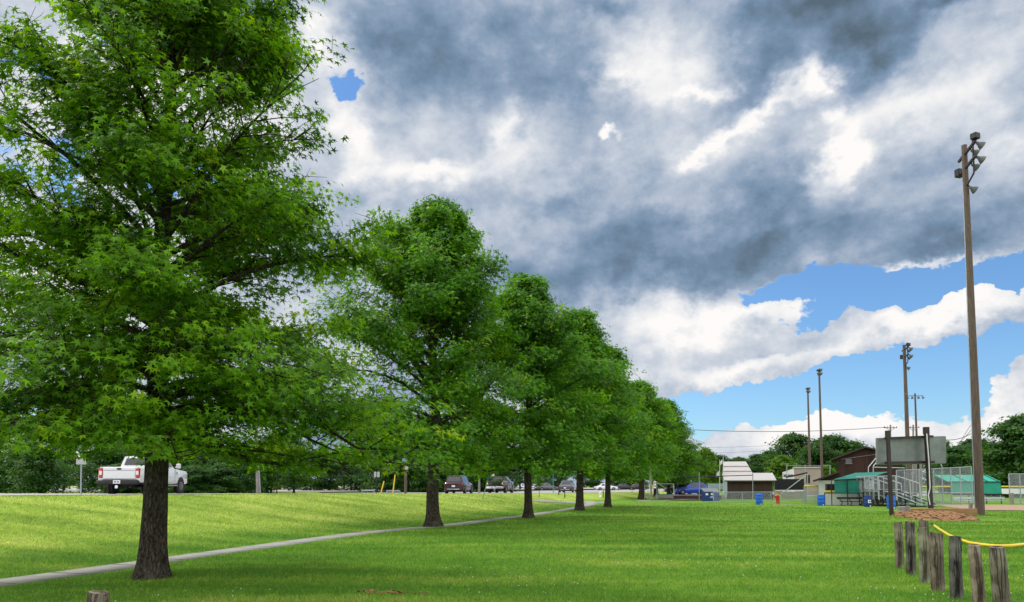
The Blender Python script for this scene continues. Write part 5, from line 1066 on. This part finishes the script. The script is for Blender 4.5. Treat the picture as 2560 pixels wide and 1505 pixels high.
# bench table under canopy
q0, q1 = W(2095, 1246, 60.5), W(2158, 1246, 60.5); t = thing('bench', 'dark slatted bench with bent legs under the green canopy', 'bench', (q0[0], 60.5, 0))
b = MB(); b.box(((q0[0]+q1[0])/2, 60.7, .62), (q1[0]-q0[0], .10, .16)); b.build('backrest', 'dark', t); b = MB(); b.box(((q0[0]+q1[0])/2, 60.45, .34), (q1[0]-q0[0]-.3, .36, .05)); b.build('seat', 'dark', t)
for f_ in (.12, .5, .9):
    x = q0[0]+(q1[0]-q0[0])*f_; b = MB(); b.bar((x-.12, 60.72, .62), (x+.10, 60.45, .30), .05, .05); b.bar((x+.10, 60.45, .34), (x+.02, 60.6, 0), .05, .05); b.bar((x-.1, 60.4, .02), (x+.35, 60.62, .02), .05, .05); b.build('leg', 'dark', t)
# barrels
def barrel(label, px, py, m_='blue', tilt=0, lid=False, lab=False, h=.88):
    a = G(px, py); t = thing('barrel', label, 'barrel', a, 0, 'plastic barrels'); r = .29; b = MB()
    pr = [(r*.90, 0), (r*.97, .03), (r, .12), (r*1.0, .28), (r*1.04, .30), (r*1.0, .32), (r, .56), (r*1.04, .58), (r, .60), (r*.99, .76), (r*.93, h-.03), (r*.93, h), (r*.86, h), (r*.86, h-.06), (.01, h-.06)]
    b.lathe(a, pr, 20); b.build('drum', m_, t)
    if lid: b = MB(); b.lathe((a[0], a[1], h), [(r*1.12, -.06), (r*1.14, 0), (r*1.05, .03), (.02, .07)], 20); b.build('lid', m_, t)
    if lab: b = MB(); b.box((a[0]-.02, a[1]-r-.012, .42), (.22, .02, .24)); lo = b.build('label_panel', 'white', t); b = MB(); b.box((a[0]-.0, a[1]-r-.026, .42), (.11, .006, .09)); b.build('label_print', 'dblue', lo)
    b = MB(); b.cyl((a[0]+.05, a[1]-r-.02, .06), (a[0]+.05, a[1]-r+.03, .06), .05, n=8); b.build('drain_plug', 'white', t)
    return t
barrel('blue lidded barrel standing alone on the lawn left of the red pump', 1898, 1262, lid=True)
barrel('blue open barrel at the left corner of the white hut', 2053, 1264)
barrel('navy barrel with a white label left of the bleachers', 2170, 1267, 'dblue', lab=True)
barrel('bright blue barrel directly behind the left sign board post', 2228, 1271.5, h=.93)
a = G(1945, 1262); t = thing('hand_pump', 'red standing water pump with side lever on the lawn', 'water pump', a)
b = MB(); b.lathe(a, [(.17, 0), (.17, .04), (.15, .06), (.15, .72), (.16, .74), (.11, .76)], 14); b.build('body', 'red', t)
b = MB(); b.lathe((a[0], a[1], .76), [(.11, 0), (.14, .03), (.13, .10), (.05, .15)], 12); b.build('cap', 'orange', t)
b = MB(); b.bar((a[0]-.12, a[1], .52), (a[0]-.34, a[1], .56), .07, .07); b.bar((a[0]-.34, a[1], .52), (a[0]-.30, a[1], .74), .06, .06); b.build('lever', 'orange', t)
b = MB(); b.tube([(a[0]-.1, a[1]+.1, .62), (a[0]-.3, a[1]+.15, .78), (a[0]-.46, a[1]+.2, .60)], .07, 8); b.build('hose', 'dark', t)
b = MB(); b.box((a[0]+.5, a[1]+.1, .02), (2.0, .5, .05), 0, .01); tag(b.build('concrete_pad', 'concrete'), kind='structure')
# dumpster
a = G(1776, 1252.5); x, y = a[0], a[1]; t = thing('dumpster', 'dark blue dumpster with sloping grey lid and white marks', 'dumpster', a)
b = MB(); b.slab([(x-.78, y-.6, .08), (x+.78, y-.6, .08), (x+.78, y+.6, .08), (x-.78, y+.6, .08)], .08)
b.add([(x-.78, y-.6, .08), (x+.78, y-.6, .08), (x+.78, y+.6, .08), (x-.78, y+.6, .08), (x-.80, y-.65, .98), (x+.80, y-.65, .98), (x+.80, y+.65, 1.30), (x-.80, y+.65, 1.30)], [(0, 1, 5, 4), (1, 2, 6, 5), (2, 3, 7, 6), (3, 0, 4, 7), (4, 5, 6, 7)]); b.build('bin', 'dblue', t)
b = MB(); b.slab([(x-.84, y-.72, 1.0), (x+.84, y-.72, 1.0), (x+.84, y+.7, 1.36), (x-.84, y+.7, 1.36)], .04); b.build('lid', 'signback', t)
b = MB(); b.box((x+.80, y, .72), (.10, .9, .12)); b.box((x-.80, y, .72), (.10, .9, .12)); b.build('fork_pocket', 'dblue', t)
b = MB(); b.box((x-.52, y-.635, .72), (.26, .012, .20)); b.build('sticker', 'white', t)
b = MB(); st = [(x+.0+.16*(1 if k % 2 == 0 else .5)*math.sin(k*math.pi/5), y-.645, .74+.16*(1 if k % 2 == 0 else .5)*math.cos(k*math.pi/5)) for k in range(10)]; b.add(st+[(x, y-.65, .74)], [(k, (k+1) % 10, 10) for k in range(10)]); b.build('star_emblem', 'white', t)
b = MB()
for dz in (0, -.12): b.box((x, y-.630, .48+dz), (.30-dz, .012, .045))
b.build('lettering_lines', 'white', t)
# bleachers
def bleacher(label, x0, y0, L, sc=1.0):
    t = thing('bleacher', label, 'bleacher', (x0, y0, 0), 0, 'aluminium bleachers')
    rows = 5; rd = .62; rh = .23
    for r in range(rows):
        z = .42+rh*(rows-1-r); x = x0+.15+rd*r
        b = MB(); b.box((x, y0+L/2, z), (.27, L, .05)); b.build('seat_plank', 'alum', t)
        if r < rows: b = MB(); b.box((x+.32, y0+L/2, z-.30 if z > .5 else .12), (.24, L, .04)); b.build('foot_plank', 'alum', t)
    for f_ in (.04, .35, .66, .96):
        y = y0+L*f_; b = MB(); b.bar((x0+.0, y, 1.30), (x0+rd*rows-.1, y, .22), .05, .07); b.bar((x0, y, .04), (x0+rd*rows, y, .04), .05, .05); b.bar((x0+.05, y, 0), (x0+.05, y, 1.3), .05, .05); b.bar((x0+1.5, y, 0), (x0+1.5, y, .8), .05, .05); b.bar((x0+.05, y, .05), (x0+1.5, y, .78), .04, .04); b.bar((x0+.7, y, 0), (x0+.7, y, 1.05), .04, .04); b.build('frame', 'dark', t)
    zt_ = 2.38
    b = MB(); b.cyl((x0-.05, y0, zt_), (x0-.05, y0+L, zt_), .035, n=8); b.cyl((x0-.05, y0, 1.18), (x0-.05, y0+L, 1.18), .035, n=8)
    for k in range(6): y = y0+L*k/5; b.cyl((x0-.05, y, .55), (x0-.05, y, zt_), .03, n=8)
    b.build('back_rail', 'alum', t)
    b = MB(); b.add([(x0-.05, y0, 1.2), (x0-.05, y0+L, 1.2), (x0-.05, y0+L, zt_), (x0-.05, y0, zt_)], [(0, 1, 2, 3)]); b.build('back_mesh', 'chain', t)
    for y in (y0-.04, y0+L+.04):
        xe = x0+1.75; b = MB(); b.cyl((x0, y, zt_), (xe, y, 1.80), .035, n=8); b.cyl((x0, y, .9), (xe+.1, y, .16), .035, n=8); b.cyl((xe, y, 1.80), (xe+.12, y, .14), .03, n=8); b.cyl((x0+1.0, y, 2.05), (x0+1.06, y, .5), .03, n=8); b.cyl((x0, y, zt_), (x0, y, .5), .03, n=8); b.build('side_rail', 'alum', t)
    return t
p = W(2241, 1212, 56.5); bleacher('aluminium bleacher with end railing sloping down toward the clay pit', p[0], 56.5, 4.6)
p = W(2203, 1212, 59.6); t2 = bleacher('second aluminium bleacher, left one behind the blue barrels', p[0]-.75, 58.5, 3.6)
# tall backstop cage
pts = [W(px, 1212, Y_)[:2] for px, Y_ in ((2242, 64), (2335, 62.5), (2430, 61))]
hs = [W(2242, 1176, 64)[2], W(2335, 1172, 62.5)[2], W(2430, 1167, 61)[2]]
posts = []
for px in (2242, 2262, 2298, 2318, 2335, 2356, 2378, 2401, 2430):
    Y_ = 64-(px-2242)/188*3; posts.append(W(px, 1212, Y_)[:2]+(float(np.interp(px, [2242, 2335, 2430], hs)),))
fence('tall galvanised chain-link backstop between sign board posts and tall wooden pole', pts, hs, posts, mids=(.33,), pr=.045, name='backstop_fence')
t = thing('backstop_hood', 'angled pipe frame of the backstop in front of the barn wall', 'backstop', W(2175, 1212, 67)[:2]+(0,)); b = MB()
for pa, pb in (((2171, 1180), (2171, 1168)), ((2171, 1168), (2190, 1145)), ((2183, 1180), (2183, 1166)), ((2183, 1166), (2200, 1145)), ((2184, 1168), (2262, 1170)), ((2352, 1160), (2356, 1170))): b.cyl(W(*pa, 67), W(*pb, 67), .035, n=6)
for px in (2171, 2183): q0 = W(px, 1180, 67); b.cyl((q0[0], 67, 0), q0, .035, n=6)
b.build('pipe', 'alum', t)
for px, y0, lb in ((2289, 1160, 'left of two grey wooden poles below the sign board'), (2302, 1160, 'right of two grey wooden poles below the sign board')): cyl_pole('wooden_pole', lb, 'wooden pole', px, 1100, 1250, 78 if px == 2289 else 82, .14, 'graywood')
# green dugout right
Yg = 67; x0, x1 = W(2377, 1212, Yg)[0], W(2504, 1212, Yg)[0]; t = thing('dugout', 'green screened dugout with tilted green roof behind the backstop', 'dugout', (x0, Yg, 0))
zt_ = W(2400, 1204, Yg)[2]; zb_ = W(2400, 1236, Yg)[2]; zr_ = W(2400, 1187, Yg+1.5)[2]
b = MB(); b.slab([(x0, Yg, zb_), (x1, Yg, zb_), (x1-.1, Yg, zt_-.04), (x0, Yg, zt_-.04)], .02); b.build('screen', 'greenp', t)
b = MB(); b.slab([(x0-.25, Yg-.05, zt_), (x1-.05, Yg-.05, zt_), (x1-.35, Yg+1.5, zr_), (x0-.6, Yg+1.5, zr_)], .05); b.build('roof', 'greenp', t)
b = MB(); b.bar((x0-.2, Yg-.08, zt_-.02), (x1, Yg-.08, zt_-.02), .05, .08); b.bar((x0, Yg-.05, zb_), (x1+.05, Yg-.05, zb_), .05, .12); b.build('frame', 'dark', t)
for f_ in (.30, .72, .93): xx = x0+(x1-x0)*f_; b = MB(); b.bar((xx-.35, Yg+1.45, zr_+.04), (xx, Yg-.05, zt_+.04), .05, .04); b.build('roof_rib', 'dark', t)
for f_ in (0.01, .35, .7, .99): xx = x0+(x1-x0)*f_; b = MB(); b.bar((xx, Yg+.06, 0), (xx, Yg+.06, zt_-.05), .06, .06); b.build('post', 'dark', t)
for k, (zz, hh) in enumerate(((.52, .20), (.30, .06))):
    b = MB(); b.box(((x0+x1)/2, Yg-.3+k*-.25, zz), (x1-x0, .06 if k == 0 else .3, hh)); b.build('bench_plank', 'alum', t)
# right hand field fence
pts = [W(px, 1212, 66)[:2] for px in (2504, 2523)]; 
t = fence('tall chain-link field fence at the right edge', [W(2523, 1212, 65)[:2], W(2640, 1212, 65)[:2]], W(2523, 1185, 65)[2], [W(px, 1212, 65)[:2]+(W(2523, 1184, 65)[2],) for px in (2523, 2550, 2600, 2640)], pr=.05)
p = W(2527, 1212, 64.6); b = MB(); b.box((p[0], 64.6, .5), (.30, .22, 1.0), .1, .02); tag(b.build('wooden_block_post', 'graywood'), 'thick grey wooden post at the foot of the right field fence', 'post')
fpx = [W(px, 1212, 84)[:2] for px in (2300, 2700)]
t = thing('outfield_fence', 'outfield fence with pale panels and a yellow top cap behind the right fence', 'fence', (fpx[0][0], 84, 0))
b = MB(); b.box(((W(2500, 1212, 84)[0]+fpx[1][0])/2, 84, .98), (fpx[1][0]-W(2500, 1212, 84)[0], .05, .6)); b.build('panel', 'white', t)
b = MB(); b.cyl((fpx[0][0], 84, 1.50), (fpx[1][0], 84, 1.50), .08, n=8); b.build('cap', 'yellow', t)
for k in range(9): xx = fpx[0][0]+(fpx[1][0]-fpx[0][0])*k/8; b = MB(); b.cyl((xx, 84.05, 0), (xx, 84.05, 1.5), .04, n=8); b.build('post', 'galv', t)
